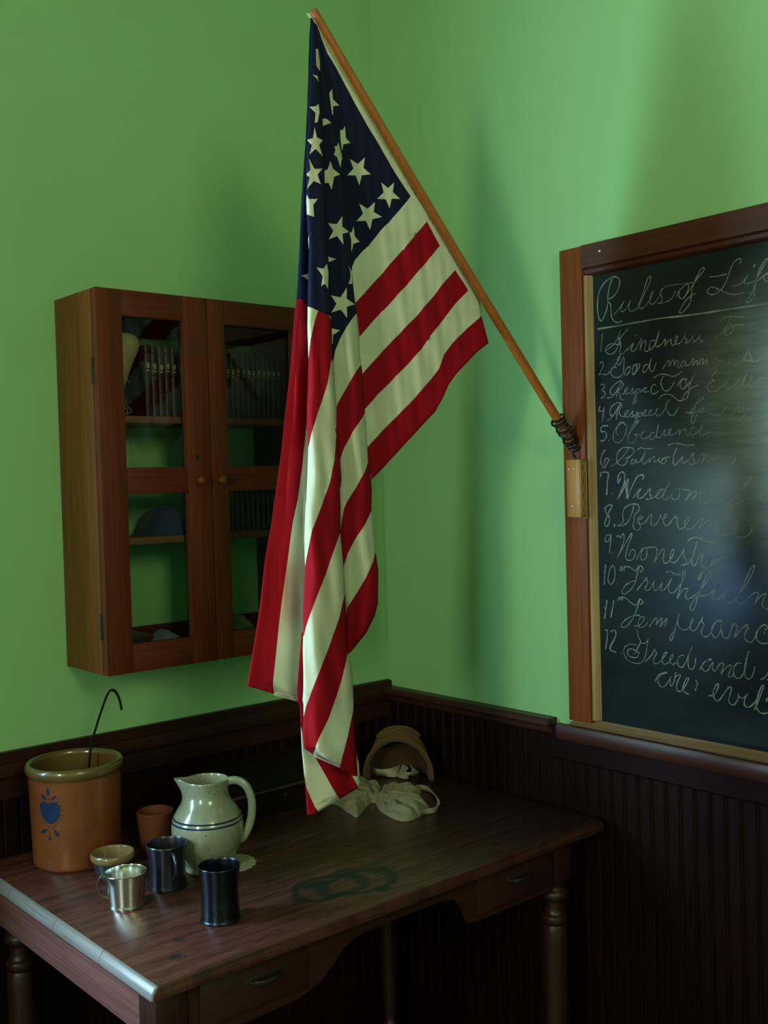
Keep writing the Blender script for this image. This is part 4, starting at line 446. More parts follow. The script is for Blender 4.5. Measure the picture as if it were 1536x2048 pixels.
[(1.35,[(-0.7780,1.3453),(-0.7751,1.3226),(-0.7729,1.2985)]),(1,[(-0.7951,1.3434),(-0.7866,1.3258),(-0.7845,1.3071),(-0.7924,1.3010),(-0.8007,1.3107),(-0.8044,1.3319),(-0.7999,1.3436),(-0.7951,1.3434)]),(1.35,[(-0.8075,1.3034),(-0.8088,1.3027)]),(1,[(-0.8172,1.3312),(-0.8196,1.3405),(-0.8238,1.3420),(-0.8220,1.3327),(-0.8285,1.3422),(-0.8316,1.3416),(-0.8289,1.3331)]),(1,[(-0.8285,1.3422),(-0.8442,1.3429),(-0.8595,1.3345),(-0.8690,1.3453),(-0.8767,1.3456),(-0.8796,1.3380),(-0.8718,1.3325)]),(1,[(-0.8705,1.3440),(-0.8640,1.3270),(-0.8573,1.3059),(-0.8429,1.2895),(-0.8286,1.2808),(-0.8224,1.2856),(-0.8306,1.2992),(-0.8465,1.3092),(-0.8621,1.3126)]),(1,[(-0.8616,1.2906),(-0.8742,1.3043),(-0.8867,1.3178),(-0.8914,1.3219),(-0.8882,1.3153),(-0.8926,1.3104),(-0.8847,1.2971),(-0.8892,1.2923),(-0.8984,1.2980),(-0.9093,1.3152),(-0.9060,1.3035),(-0.9103,1.2936),(-0.9194,1.2992),(-0.9301,1.3125),(-0.9253,1.2995),(-0.9282,1.2946),(-0.9372,1.3002),(-0.9553,1.3264),(-0.9477,1.3109),(-0.9444,1.2981),(-0.9516,1.2910),(-0.9604,1.2941),(-0.9781,1.3151),(-0.9870,1.3330),(-0.9858,1.3404),(-0.9814,1.3377),(-0.9781,1.3151),(-0.9658,1.2794)]),(1,[(-0.9379,1.3344),(-0.9468,1.3381),(-0.9583,1.3341),(-0.9670,1.3315),(-0.9756,1.3324)]),(1,[(-0.9658,1.2794),(-0.9807,1.3003),(-0.9935,1.3023),(-0.9876,1.2908),(-0.9888,1.2809),(-1.0002,1.2842),(-1.0201,1.2978),(-1.0371,1.3183),(-1.0512,1.3386),(-1.0486,1.3421),(-1.0374,1.3306),(-1.0258,1.3055),(-1.0171,1.2877),(-1.0111,1.2693),(-1.0053,1.2585),(-0.9991,1.2581),(-0.9999,1.2680),(-1.0143,1.2863),(-1.0366,1.2914),(-1.0504,1.2996),(-1.0670,1.3127),(-1.0587,1.3050),(-1.0517,1.2948),(-1.0529,1.2852),(-1.0664,1.2861),(-1.0802,1.3014),(-1.0870,1.3091),(-1.0828,1.3016),(-1.0786,1.2869),(-1.0824,1.2794),(-1.0957,1.2808),(-1.1145,1.3012),(-1.1384,1.3333),(-1.1485,1.3573),(-1.1426,1.3559),(-1.1280,1.3281),(-1.1118,1.2986),(-1.1051,1.2863),(-1.1167,1.2787),(-1.1272,1.2854),(-1.1429,1.3006),(-1.1557,1.3049),(-1.1530,1.2918),(-1.1451,1.2788)]),(1,[(-1.1477,1.2821),(-1.1632,1.2995),(-1.1734,1.3037),(-1.1656,1.2892),(-1.1654,1.2774),(-1.1768,1.2713),(-1.1853,1.2731)]),],
[(1.35,[(-0.7801,1.2644),(-0.7764,1.2442),(-0.7725,1.2204)]),(0.7,[(-0.7709,1.2491),(-0.7753,1.2414)]),(1.35,[(-0.7995,1.2644),(-0.7942,1.2428),(-0.7898,1.2239)]),(1.35,[(-0.8030,1.2223),(-0.8042,1.2216)]),(1,[(-0.8107,1.2638),(-0.8141,1.2732),(-0.8165,1.2668),(-0.8205,1.2742),(-0.8236,1.2725),(-0.8219,1.2659)]),(1,[(-0.8221,1.2737),(-0.8331,1.2718),(-0.8454,1.2635),(-0.8593,1.2580),(-0.8688,1.2716),(-0.8750,1.2707),(-0.8779,1.2645),(-0.8701,1.2601)]),(1,[(-0.8704,1.2704),(-0.8606,1.2477),(-0.8476,1.2233),(-0.8315,1.2076),(-0.8204,1.2048),(-0.8190,1.2105),(-0.8287,1.2218),(-0.8509,1.2340),(-0.8695,1.2355)]),(0.7,[(-0.8535,1.2108),(-0.8690,1.2147),(-0.8801,1.2286),(-0.8787,1.2336),(-0.8694,1.2303),(-0.8645,1.2170),(-0.8689,1.2090),(-0.8813,1.2132),(-0.8906,1.2243)]),(1,[(-0.8934,1.2117),(-0.9027,1.2253),(-0.9119,1.2337),(-0.9148,1.2288),(-0.9116,1.2184),(-0.9208,1.2293),(-0.9268,1.2349),(-0.9251,1.2246),(-0.9204,1.2140)]),(1,[(-0.9220,1.2154),(-0.9326,1.2278),(-0.9387,1.2358),(-0.9385,1.2282),(-0.9323,1.2151)]),(0.7,[(-0.9709,1.2484),(-0.9678,1.2382),(-0.9601,1.2150),(-0.9508,1.1889),(-0.9464,1.1885),(-0.9481,1.1988),(-0.9615,1.2126)]),(0.7,[(-0.9678,1.2382),(-0.9675,1.2231),(-0.9759,1.2138),(-0.9902,1.2151),(-0.9961,1.2231),(-1.0048,1.2362),(-1.0035,1.2398),(-0.9977,1.2306),(-0.9988,1.2159),(-1.0072,1.2141),(-1.0158,1.2248)]),(1,[(-1.0158,1.2248),(-1.0287,1.2455),(-1.0258,1.2355),(-1.0312,1.2285),(-1.0240,1.2156),(-1.0265,1.2060),(-1.0376,1.2046),(-1.0488,1.2154)]),(1.35,[(-1.0736,1.2394),(-1.0628,1.2397),(-1.0517,1.2279),(-1.0487,1.2130),(-1.0567,1.2039),(-1.0677,1.2147),(-1.0736,1.2370),(-1.0719,1.2223),(-1.0757,1.2069),(-1.0864,1.2067),(-1.0933,1.2218),(-1.0988,1.2355),(-1.1054,1.2360),(-1.1079,1.2303),(-1.1010,1.2086)]),(1.35,[(-1.1010,1.2086),(-1.1157,1.2262),(-1.1289,1.2369),(-1.1314,1.2323),(-1.1247,1.2175),(-1.1257,1.2057),(-1.1386,1.2022),(-1.1490,1.2150)]),(1.35,[(-1.1747,1.2372),(-1.1697,1.2403),(-1.1621,1.2373),(-1.1518,1.2247),(-1.1502,1.2104),(-1.1615,1.2021),(-1.1816,1.2052)]),(1,[(-1.1669,1.2214),(-1.1708,1.2311),(-1.1797,1.2377)]),],
[(1.35,[(-0.7718,1.1942),(-0.7800,1.1936),(-0.7779,1.1748),(-0.7730,1.1503)]),(1.35,[(-0.7880,1.1917),(-0.7962,1.1964),(-0.8026,1.1930),(-0.8006,1.1796),(-0.7854,1.1529),(-0.8030,1.1460)]),(1.8,[(-0.8152,1.1464),(-0.8164,1.1460)]),(0.7,[(-0.8611,1.2035),(-0.8638,1.1881),(-0.8697,1.1757),(-0.8584,1.1564),(-0.8520,1.1480)]),(0.7,[(-0.8602,1.1683),(-0.8432,1.1692),(-0.8273,1.1611),(-0.8238,1.1476),(-0.8329,1.1328),(-0.8515,1.1271),(-0.8701,1.1304),(-0.8812,1.1459),(-0.8863,1.1671),(-0.8897,1.1854)]),(1,[(-0.8697,1.1757),(-0.8584,1.1564),(-0.8645,1.1519),(-0.8580,1.1408),(-0.8394,1.1414),(-0.8333,1.1512),(-0.8429,1.1588),(-0.8569,1.1563)]),(0.7,[(-0.8697,1.1757),(-0.8804,1.1742),(-0.8881,1.1814)]),(1,[(-0.8810,1.1342),(-0.8980,1.1503),(-0.9074,1.1666),(-0.9058,1.1601),(-0.9117,1.1568),(-0.9023,1.1405),(-0.9066,1.1320),(-0.9187,1.1372),(-0.9339,1.1541),(-0.9385,1.1609),(-0.9310,1.1576),(-0.9248,1.1429),(-0.9305,1.1334),(-0.9424,1.1398),(-0.9530,1.1536),(-0.9516,1.1572),(-0.9456,1.1503),(-0.9454,1.1401),(-0.9526,1.1359),(-0.9629,1.1421)]),(1,[(-0.9805,1.1591),(-0.9689,1.1553),(-0.9643,1.1423),(-0.9685,1.1327),(-0.9771,1.1337),(-0.9860,1.1472),(-0.9919,1.1603),(-1.0023,1.1812),(-0.9934,1.1629),(-0.9901,1.1427),(-0.9941,1.1307),(-1.0027,1.1329),(-1.0071,1.1421),(-1.0093,1.1560)]),(1,[(-1.0181,1.1322),(-1.0281,1.1469),(-1.0421,1.1571),(-1.0476,1.1565),(-1.0338,1.1525),(-1.0239,1.1428),(-1.0264,1.1320),(-1.0361,1.1319),(-1.0446,1.1439),(-1.0502,1.1519),(-1.0486,1.1395),(-1.0539,1.1328),(-1.0595,1.1407),(-1.0679,1.1514),(-1.0746,1.1509),(-1.0731,1.1423),(-1.0682,1.1284)]),(1,[(-1.0682,1.1284),(-1.0798,1.1431),(-1.0919,1.1505),(-1.0904,1.1395),(-1.0848,1.1267),(-1.0928,1.1265),(-1.0983,1.1356)]),(1.35,[(-1.1170,1.1569),(-1.1065,1.1558),(-1.0984,1.1452),(-1.0982,1.1308),(-1.1060,1.1240),(-1.1166,1.1306),(-1.1247,1.1483),(-1.1276,1.1676),(-1.1331,1.1837)]),(1.35,[(-1.1276,1.1676),(-1.1234,1.1505),(-1.1231,1.1338),(-1.1295,1.1262),(-1.1373,1.1296),(-1.1426,1.1409),(-1.1454,1.1542)]),(1.35,[(-1.1577,1.1285),(-1.1679,1.1345),(-1.1769,1.1496),(-1.1743,1.1400),(-1.1791,1.1312),(-1.1703,1.1296)]),],
[(1,[(-0.9057,1.0921),(-0.9151,1.1087),(-0.9331,1.1164),(-0.9360,1.1150),(-0.9211,1.1094),(-0.9133,1.0956),(-0.9190,1.0836),(-0.9294,1.0849),(-0.9415,1.0992),(-0.9462,1.1099),(-0.9445,1.0995),(-0.9457,1.0883),(-0.9532,1.0956),(-0.9595,1.1203)]),(1,[(-0.9549,1.1084),(-0.9710,1.1154),(-0.9619,1.0967),(-0.9602,1.0839),(-0.9673,1.0785),(-0.9761,1.0847),(-0.9879,1.1025),(-0.9909,1.1103),(-0.9837,1.1069),(-0.9761,1.0885),(-0.9802,1.0790),(-0.9902,1.0758)]),(1,[(-1.0078,1.1087),(-1.0118,1.1005),(-1.0059,1.0849)]),(1.35,[(-1.0392,1.0795),(-1.0516,1.0824),(-1.0600,1.0969),(-1.0629,1.1058),(-1.0575,1.1051),(-1.0490,1.0881),(-1.0528,1.0740),(-1.0609,1.0714),(-1.0733,1.0865),(-1.0843,1.1013),(-1.0924,1.1036),(-1.0895,1.0911),(-1.0852,1.0760),(-1.0904,1.0683),(-1.0983,1.0682)]),(1.35,[(-1.0983,1.0682),(-1.1078,1.0840),(-1.1067,1.0934)]),(1.35,[(-1.1066,1.0862),(-1.1183,1.0854),(-1.1249,1.0911),(-1.1289,1.0964),(-1.1222,1.0836),(-1.1207,1.0714),(-1.1284,1.0677),(-1.1388,1.0740),(-1.1493,1.0873)]),(2,[(-1.1356,1.1087),(-1.1366,1.1084)]),(1.35,[(-1.1425,1.0639),(-1.1491,1.0778),(-1.1598,1.1029),(-1.1638,1.1164),(-1.1587,1.1134),(-1.1493,1.0873),(-1.1465,1.0727),(-1.1540,1.0620),(-1.1641,1.0599),(-1.1792,1.0669)]),(1.35,[(-1.1760,1.0945),(-1.1691,1.0877),(-1.1758,1.0851)]),],
]
MOTIF=[[(-2.8360,0.9093),(-2.7445,0.9135),(-2.6648,0.9122),(-2.6158,0.9095),(-2.5401,0.9140),(-2.4263,0.9134),(-2.3535,0.9063),(-2.3370,0.8962),(-2.3756,0.8841),(-2.4714,0.8728),(-2.5687,0.8683),(-2.6423,0.8708),(-2.7447,0.8779),(-2.8233,0.8892),(-2.8499,0.9010)],
[(-2.6170,0.9450),(-2.5728,0.9381),(-2.5828,0.9300),(-2.6086,0.9278),(-2.6433,0.9357)],
[(-2.7733,0.9304),(-2.7195,0.9279),(-2.6591,0.9204),(-2.7144,0.9168),(-2.7656,0.9224)],
[(-2.4182,0.9286),(-2.4088,0.9255),(-2.4791,0.9193),(-2.5424,0.9181),(-2.4991,0.9243)],
[(-2.7047,0.8580),(-2.6736,0.8563),(-2.7544,0.8483),(-2.8635,0.8458),(-2.8254,0.8525)],
[(-2.6227,0.8435),(-2.5754,0.8388),(-2.6117,0.8334),(-2.6618,0.8361)],
[(-2.6171,0.8517),(-2.5970,0.8478),(-2.6297,0.8445)],
[(-2.5023,0.8595),(-2.4467,0.8556),(-2.3735,0.8456),(-2.4199,0.8425),(-2.4849,0.8494)],
[(-2.3040,0.9073),(-2.3132,0.9059),(-2.3302,0.9059),(-2.3380,0.9074),(-2.3286,0.9087),(-2.3116,0.9087)],
[(-2.2702,0.8985),(-2.2793,0.8971),(-2.2962,0.8972),(-2.3039,0.8986),(-2.2946,0.9000),(-2.2777,0.8999)],
[(-2.2919,0.8880),(-2.3011,0.8867),(-2.3182,0.8867),(-2.3260,0.8881),(-2.3166,0.8895),(-2.2995,0.8894)],
[(-2.3348,0.8790),(-2.3441,0.8776),(-2.3616,0.8776),(-2.3695,0.8790),(-2.3599,0.8804),(-2.3425,0.8804)],
[(-2.3858,0.8729),(-2.3954,0.8715),(-2.4133,0.8715),(-2.4214,0.8729),(-2.4115,0.8743),(-2.3937,0.8743)],
[(-2.4454,0.8662),(-2.4553,0.8647),(-2.4738,0.8647),(-2.4821,0.8661),(-2.4719,0.8675),(-2.4535,0.8675)],
[(-2.5894,0.8631),(-2.6004,0.8616),(-2.6207,0.8614),(-2.6299,0.8628),(-2.6185,0.8643),(-2.5982,0.8644)],
[(-2.5723,0.9199),(-2.5829,0.9185),(-2.6026,0.9184),(-2.6115,0.9197),(-2.6005,0.9212),(-2.5808,0.9213)],
[(-2.3645,0.9144),(-2.3739,0.9130),(-2.3914,0.9130),(-2.3993,0.9144),(-2.3897,0.9158),(-2.3723,0.9158)]]
POUCH=dict(frill=[(-0.3330,-0.1170),(-0.2596,-0.0990),(-0.2157,-0.1256),(-0.2092,-0.1617),(-0.2212,-0.2157),(-0.2506,-0.2580),(-0.2785,-0.2820),(-0.3040,-0.2899),(-0.3342,-0.3092),(-0.3697,-0.3297),(-0.4099,-0.3593),(-0.4238,-0.3603),(-0.4115,-0.3105),(-0.3963,-0.2530),(-0.4087,-0.2150)],
 body=[(-0.3118,-0.2989),(-0.2705,-0.2728),(-0.2652,-0.3046),(-0.2283,-0.3431),(-0.2360,-0.4029),(-0.2586,-0.4368),(-0.2861,-0.4560),(-0.3198,-0.4676),(-0.3475,-0.4730),(-0.3666,-0.4646),(-0.3700,-0.4386),(-0.3628,-0.4001),(-0.3494,-0.3588)],
 upper=[(-0.2730,-0.2702),(-0.2308,-0.2380),(-0.1992,-0.2573),(-0.1739,-0.2839),(-0.1704,-0.3149),(-0.2262,-0.3539),(-0.2770,-0.3181),(-0.2918,-0.3027)],
 strap=[(-0.1783,-0.3021),(-0.1658,-0.3152),(-0.1683,-0.3442),(-0.1919,-0.3896),(-0.2235,-0.4325),(-0.2514,-0.4602),(-0.2762,-0.4701),(-0.2954,-0.4635),(-0.3198,-0.4676)],
 ribbon=[(-0.1286,-0.0590),(-0.1532,-0.0956),(-0.1657,-0.1280),(-0.1589,-0.1552),(-0.1432,-0.1718),(-0.1213,-0.1700),(-0.0892,-0.1428),(-0.0642,-0.1061),(-0.0630,-0.0750),(-0.0767,-0.0605),(-0.1021,-0.0658),(-0.1399,-0.0890)],
 ribbon2=[(-0.0939,-0.1481),(-0.1200,-0.1913),(-0.1317,-0.2183),(-0.1206,-0.2202),(-0.0816,-0.1917),(-0.0413,-0.1623),(-0.0019,-0.1401)])

# ================================================================ THE SETTING
def struct(o): o['kind'] = 'structure'; return o
XS, YB, ZC = -4.6, -3.9, 3.5
def holed(name, axis, a0, a1, u0, u1, hole, m):
    """wall slab normal to axis between a0 and a1, running u0..u1, with one window hole (u,u,z,z)"""
    b = MB()
    def q(p, r, z0, z1):
        if axis == 1: b.box(p, r, a0, a1, z0, z1)
        else: b.box(a0, a1, p, r, z0, z1)
    h = hole
    q(u0, h[0], 0, ZC); q(h[1], u1, 0, ZC); q(h[0], h[1], 0, h[2]); q(h[0], h[1], h[3], ZC)
    return struct(b.build(name, m, loc=(0, 0, 0), smooth=0))
holed('wall_left', 1, 0, .14, XS-.14, .14, WA, M['green'])
holed('wall_side', 0, XS-.14, XS, YB, 0, WB, M['green'])
holed('wall_back', 1, YB-.14, YB, XS-.14, .14, WC, M['green'])
struct(MB().box(0, .14, YB, 0, 0, ZC).build('wall_right', M['green'], loc=(0, 0, 0), smooth=0))
struct(MB().box(XS-.2, .2, YB-.2, .2, -.1, 0).build('floor', M['floor'], loc=(0, 0, 0), smooth=0))
struct(MB().box(XS-.2, .2, YB-.2, .2, ZC, ZC+.1).build('ceiling', M['ceiling'], loc=(0, 0, 0), smooth=0))
def window(name, axis, a, u0, u1, z0, z1, nm, nz, inward):
    b = MB(); t = .035
    def q(p, r, c, d, dep0, dep1):
        lo, hi = sorted((a+dep0*inward, a+dep1*inward))
        if axis == 1: b.box(p, r, lo, hi, c, d)
        else: b.box(lo, hi, p, r, c, d)
    for p, r, c, d in ((u0-.09, u0, z0-.09, z1+.09), (u1, u1+.09, z0-.09, z1+.09), (u0, u1, z1, z1+.09), (u0, u1, z0-.09, z0)):
        q(p, r, c, d, .0, .022)
    for p, r, c, d in ((u0, u0+t, z0, z1), (u1-t, u1, z0, z1), (u0, u1, z1-t, z1), (u0, u1, z0, z0+t)): q(p, r, c, d, -.06, -.02)
    for i in range(1, nm): u = u0+(u1-u0)*i/nm; q(u-.010, u+.010, z0, z1, -.055, -.025)
    for i in range(1, nz): z = z0+(z1-z0)*i/nz; q(u0, u1, z-.012, z+.012, -.055, -.025)
    return struct(b.build(name, M['capwood'], smooth=0))
window('window_1', 1, 0, *WA, 1, 2, -1)
window('window_2', 0, XS, *WB, 2, 4, 1)
window('window_3', 1, YB, *WC, 2, 4, 1)
# beadboard wainscot: narrow boards with a bead and a groove at each joint
def beadboard(name, axis, u0, u1, z0, z1, pitch=.0365):
    prof = []; u = u0
    while u < u1-1e-6:
        e = min(u+pitch, u1)
        prof += [(u, .004), (u+.0015, .0012), (u+.004, .0012), (u+.0055, .004), (u+.0075, .0052), (u+.0095, .004), (u+.0105, .0028), (u+.0120, .0048), (e-.0015, .0048)]
        u = e
    prof.append((u1, .004))
    b = MB(); d = .006
    rows = [[((u, -(h+d), z) if axis == 0 else (-(h+d), u, z)) for u, h in prof] for z in (z0, z1)]
    b.sheet(rows); return struct(b.build(name, M['wains'], smooth=25))
beadboard('trim_1', 0, -3.2, 0, .14, .95)
beadboard('trim_2', 1, -3.2, 0, .14, .93)
# chair rails: moulded cap with two steps
def rail(name, axis, prof, u0, u1, m):
    b = MB(); rows = []
    for u in (u0, u1): rows.append([((u, -d, z) if axis == 0 else (-d, u, z)) for d, z in prof])
    b.sheet(rows, closed=True)
    for r in rows: b.bm.faces.new([b.bm.verts.new(p) for p in r])
    return struct(b.build(name, m, smooth=28))
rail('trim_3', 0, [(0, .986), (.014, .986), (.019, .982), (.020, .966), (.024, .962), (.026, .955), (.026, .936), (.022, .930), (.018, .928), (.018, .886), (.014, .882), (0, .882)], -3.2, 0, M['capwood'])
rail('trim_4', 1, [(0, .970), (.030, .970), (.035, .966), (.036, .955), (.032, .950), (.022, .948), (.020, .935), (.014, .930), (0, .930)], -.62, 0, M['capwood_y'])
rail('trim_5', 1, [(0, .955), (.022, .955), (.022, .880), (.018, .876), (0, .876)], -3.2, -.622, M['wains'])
struct(MB().box(-3.2, -.02, -.02, 0, 0, .14, .004).build('baseboard_left', M['wains']))
struct(MB().box(-.02, 0, -3.2, 0, 0, .14, .004).build('baseboard_right', M['wains']))

# ================================================================ WALL CABINET
CX0, CX1, CD, CZ0, CZ1 = -.956, -.416, .202, 1.152, 1.9726
cab = empty('wall_cabinet', (-.686, 0, CZ0), 'reddish wooden wall cabinet with two glazed doors hung on the green wall', 'cabinet')
b = MB(); t = .018; F = -.180
b.box(CX0, CX0+t, F, -.001, CZ0, CZ1, .0015, mi=1); b.box(CX1-t, CX1, F, -.001, CZ0, CZ1, .0015, mi=1)
b.box(CX0+t, CX1-t, F, -.001, CZ1-t, CZ1); b.box(CX0+t, CX1-t, F, -.001, CZ0, CZ0+t)
b.box(CX0+t, CX1-t, -.012, -.001, CZ0+t, CZ0+.07)      # hanging rails
b.box(CX0+t, CX1-t, -.012, -.001, CZ1-.07, CZ1-t)
b.build('body', [M['cabrail'], M['cabside']], cab)
for z in (1.698, 1.432): MB().box(CX0+t, CX1-t, -.172, -.014, z-.0075, z+.0085, .0015).build('shelf', M['shelf'], cab)
def door(x0, x1, stL, stR, knobx, key):
    y0, y1 = -CD, F-.001
    d = MB(); z0, z1 = CZ0, CZ1
    gx0, gx1 = x0+stL, x1-stR
    d.box(x0, gx0, y0, y1, z0, z1, .0012, mi=1); d.box(gx1, x1, y0, y1, z0, z1, .0012, mi=1)
    for a, c in ((z0, 1.212), (1.536, 1.593), (1.917, z1)): d.box(gx0, gx1, y0+.0004, y1, a, c, .001)
    o = d.build('door', [M['cabrail'], M['cab']], cab)
    for a, c in ((1.212, 1.536), (1.593, 1.917)):
        MB().box(gx0+.0005, gx1-.0005, y0+.012, y0+.014, a, c).build('glass_pane', M['glass'], o, smooth=0)
    k = MB()
    prof = [(.004, 0), (.004, .006), (.005, .009), (.008, .012), (.0095, .016), (.0085, .020), (.005, .0225), (0, .0232)]
    k.lathe(prof, (0, 0, 0), 24)
    for v in k.bm.verts: v.co = Vector((knobx+v.co.x, y0-v.co.z, 1.562+v.co.y))
    k.build('knob', M['cabside'], o)
    if key:
        k = MB().lathe([(.0035, 0), (.0052, .0004), (.0052, .0010), (.0035, .0013)], (0, 0, 0), 16)
        for v in k.bm.verts: v.co = Vector((knobx+v.co.x, y0-.0002-v.co.z, 1.615+v.co.y))
        k.build('keyhole', M['blackiron'], o)
    hx = x0 if key else x1
    for z in (1.255, 1.80):
        s_ = -1 if key else 1
        MB().box(min(hx, hx+s_*.0016), max(hx, hx+s_*.0016), F-.006, F+.004, z-.028, z+.028, .0004).build('hinge', M['blackiron'], o)
    return o
door(CX0, -.6868, .060, .061, -.723, True)
door(-.6852, CX1, .045, .035, -.667, False)

# books and cloths inside
def book(x, y, z, w, d, h, m, gilt, label, group, tilt=0):
    e = empty('book', (x+w/2, y, z), label, 'book', group)
    if tilt: e.rotation_euler.y = tilt
    c = MB(); r = []
    c.box(x, x+.0015, y-d, y, z, z+h, .0004); c.box(x+w-.0015, x+w, y-d, y, z, z+h, .0004)
    rows = []
    for zz in (z, z+h): rows.append([(x+w/2-math.cos(a)*w/2, y-d-math.sin(a)*.004, zz) for a in [i*math.pi/8 for i in range(9)]] + [(x+w-.0015, y-d+.001, zz), (x+.0015, y-d+.001, zz)])
    c.sheet(rows, closed=True)
    for rr in rows: c.bm.faces.new([c.bm.verts.new(p) for p in rr])
    for zz in [h*f for f in (.12, .35, .58, .9)]:
        c.box(x+.001, x+w-.001, y-d-.0046, y-d-.002, z+zz-.001, z+zz+.001)
    c.build('cover', m, e, smooth=40)
    MB().box(x+.0016, x+w-.0016, y-d+.002, y-.003, z+.003, z+h-.003).build('pages', M['pages'], e, smooth=0)
    if gilt:
        g = MB()
        for zz in (.62, .645, .67, .715): g.box(x+w*.30, x+w*.70, y-d-.0058, y-d-.0035, z+h*(1.36-zz)-.0016, z+h*(1.36-zz)+.0016, .0005)
        g.build('gilt_lettering', M['gilt'], e)
    return e
zs1, zs2, zb = 1.7067, 1.4407, CZ0+t+.0003
ORD = ['first', 'second', 'third', 'fourth', 'fifth', 'sixth', 'seventh', 'eighth', 'ninth', 'tenth', 'eleventh', 'twelfth', 'thirteenth', 'fourteenth']
x = -.815
for i in range(6):
    w = .0158 + (i % 2)*.0006
    book(x, -.03, zs1, w, .112, .160 - (i % 3)*.002, M['book'], i < 5, ORD[i]+' dark red gilt-dotted book from the left behind the upper pane of the left door', 'gilt-dotted books behind the left door')
    x += w+.0006
x = -.634
for i in range(13):
    w = .0135 + (i*7 % 3)*.0006
    book(x, -.03, zs1, w, .112, .158 - (i*5 % 4)*.0015, M['booktan'], True, ORD[i]+' dark brown book from the left behind the upper pane of the right door', 'brown books on the upper shelf behind the right door')
    x += w+.0005
x = -.630
for i in range(12):
    w = .0135 + (i*5 % 3)*.0008
    book(x, -.03, zs2, w, .110, .125 - (i*3 % 4)*.002, M['booktan'], False, ORD[i]+' plain dark book from the left in the row on the lower shelf, right door', 'plain books on the lower shelf behind the right door')
    x += w+.0005

def blob(name, m, outline, z0, H, parent=None, sigma=.012, pleat=0, pk=300, pdir=(1, 0), step=.006, dome=1.0, seed=0, loc=None, plane='xy', y=0, pf=None):
    """soft crumpled lump over an outline: flat underside, puffed and creased top"""
    rnd = random.Random(seed)
    P = [Vector(p) for p in outline]; P = [p.to_2d() for p in catmull([(*p, 0) for p in P + [P[0]]], 4)[:-1]]
    xs = [p.x for p in P]; ys = [p.y for p in P]
    def inside(q):
        c = False; n = len(P)
        for i in range(n):
            a, b_ = P[i], P[i-1]
            if (a.y > q.y) != (b_.y > q.y) and q.x < (b_.x-a.x)*(q.y-a.y)/(b_.y-a.y)+a.x: c = not c
        return c
    def dist(q):
        best = 9
        for i in range(len(P)):
            a, b_ = P[i-1], P[i]; ab = b_-a; t_ = max(0, min(1, (q-a).dot(ab)/max(1e-12, ab.length_squared)))
            best = min(best, (a+ab*t_-q).length)
        return best
    pts = list(P); edges = [(i, (i+1) % len(P)) for i in range(len(P))]
    gx = min(xs)
    while gx < max(xs):
        gy = min(ys)
        while gy < max(ys):
            q = Vector((gx+rnd.uniform(-.2, .2)*step, gy+rnd.uniform(-.2, .2)*step))
            if inside(q) and dist(q) > step*.45: pts.append(q)
            gy += step
        gx += step
    vs, es, fs, ov, oe, of = delaunay_2d_cdt(pts, edges, [], 1, 1e-7)
    b = MB(); pd = Vector(pdir).normalized(); top = []; bot = []
    for v in vs:
        d = dist(v); on = d < 1e-5
        h = H*(1-math.exp(-d/sigma))**dome
        if pleat and not on:
            u = pf(v) if pf else v.dot(pd)*pk
            h += pleat*math.sin(u + 1.3*math.sin(v.x*90+v.y*60))*min(1, d/sigma)
        if not on: h = max(h, .0015)
        if on: h = .0008
        if plane == 'xy': top.append(b.bm.verts.new((v.x, v.y, z0+h))); bot.append(b.bm.verts.new((v.x, v.y, z0)))
        else: top.append(b.bm.verts.new((v.x, y-h, v.y))); bot.append(b.bm.verts.new((v.x, y, v.y)))
    for f in fs:
        b.bm.faces.new([top[i] for i in f]); b.bm.faces.new([bot[i] for i in f][::-1])
    nb = len(P); bidx = {}
    for e in es:
        pass
    cnt = {}
    for f in fs:
        for i in range(len(f)):
            k = (f[i], f[(i+1) % len(f)]); cnt[k] = 1
    for (a_, c_) in cnt:
        if (c_, a_) not in cnt: b.bm.faces.new((top[a_], bot[a_], bot[c_], top[c_]))
    return b.build(name, m, parent, loc=loc, smooth=80)
# buff canvas sack with tie strings, leaning behind the left door
sk = blob('sack', M['sack'], [(-.925, 1.72), (-.925, 1.84), (-.895, 1.886), (-.850, 1.893), (-.822, 1.885), (-.818, 1.860), (-.832, 1.83), (-.845, 1.80), (-.858, 1.765), (-.872, 1.735), (-.885, 1.712)], 0, .030, plane='xz', y=-.125, pleat=.003, pdir=(1, .4), pk=260, sigma=.018)
tag(sk, 'buff canvas sack slumped behind the upper pane of the left cabinet door', 'sack')
for dx in (0, .007):
    MB().tube(catmull([(-.872+dx, -.15, 1.745), (-.876+dx, -.158, 1.73), (-.868+dx*1.3, -.160, 1.718), (-.874+dx*.4, -.160, 1.709)], 5), .0008, 6).build('tie_string', M['cream'], sk)
MB().tube(catmull([(-.895, -.158, 1.795), (-.876, -.161, 1.790), (-.860, -.158, 1.781)], 5), .0008, 6).build('tie_string', M['cream'], sk)
o = blob('folded_cloth', M['bluecloth'], [(-.80, -.04), (-.735, -.04), (-.715, -.08), (-.72, -.15), (-.76, -.165), (-.80, -.15), (-.81, -.10)], zs2, .07, sigma=.02, pleat=.004, pdir=(.3, 1), pk=220)
tag(o, 'dark blue cloth heap on the lower shelf behind the left door', 'cloth')
o = blob('folded_cloth', M['greycloth'], [(-.80, -.06), (-.75, -.05), (-.725, -.09), (-.73, -.15), (-.77, -.165), (-.805, -.15), (-.812, -.10)], zb, .055, sigma=.02, pleat=.005, pdir=(1, .5), pk=240, seed=2)
tag(o, 'blue grey cloth on the cabinet floor in the left door, right corner', 'cloth')
e = empty('wooden_box', (-.875, -.09, zb), 'small dark box on the cabinet floor at the left end', 'box')
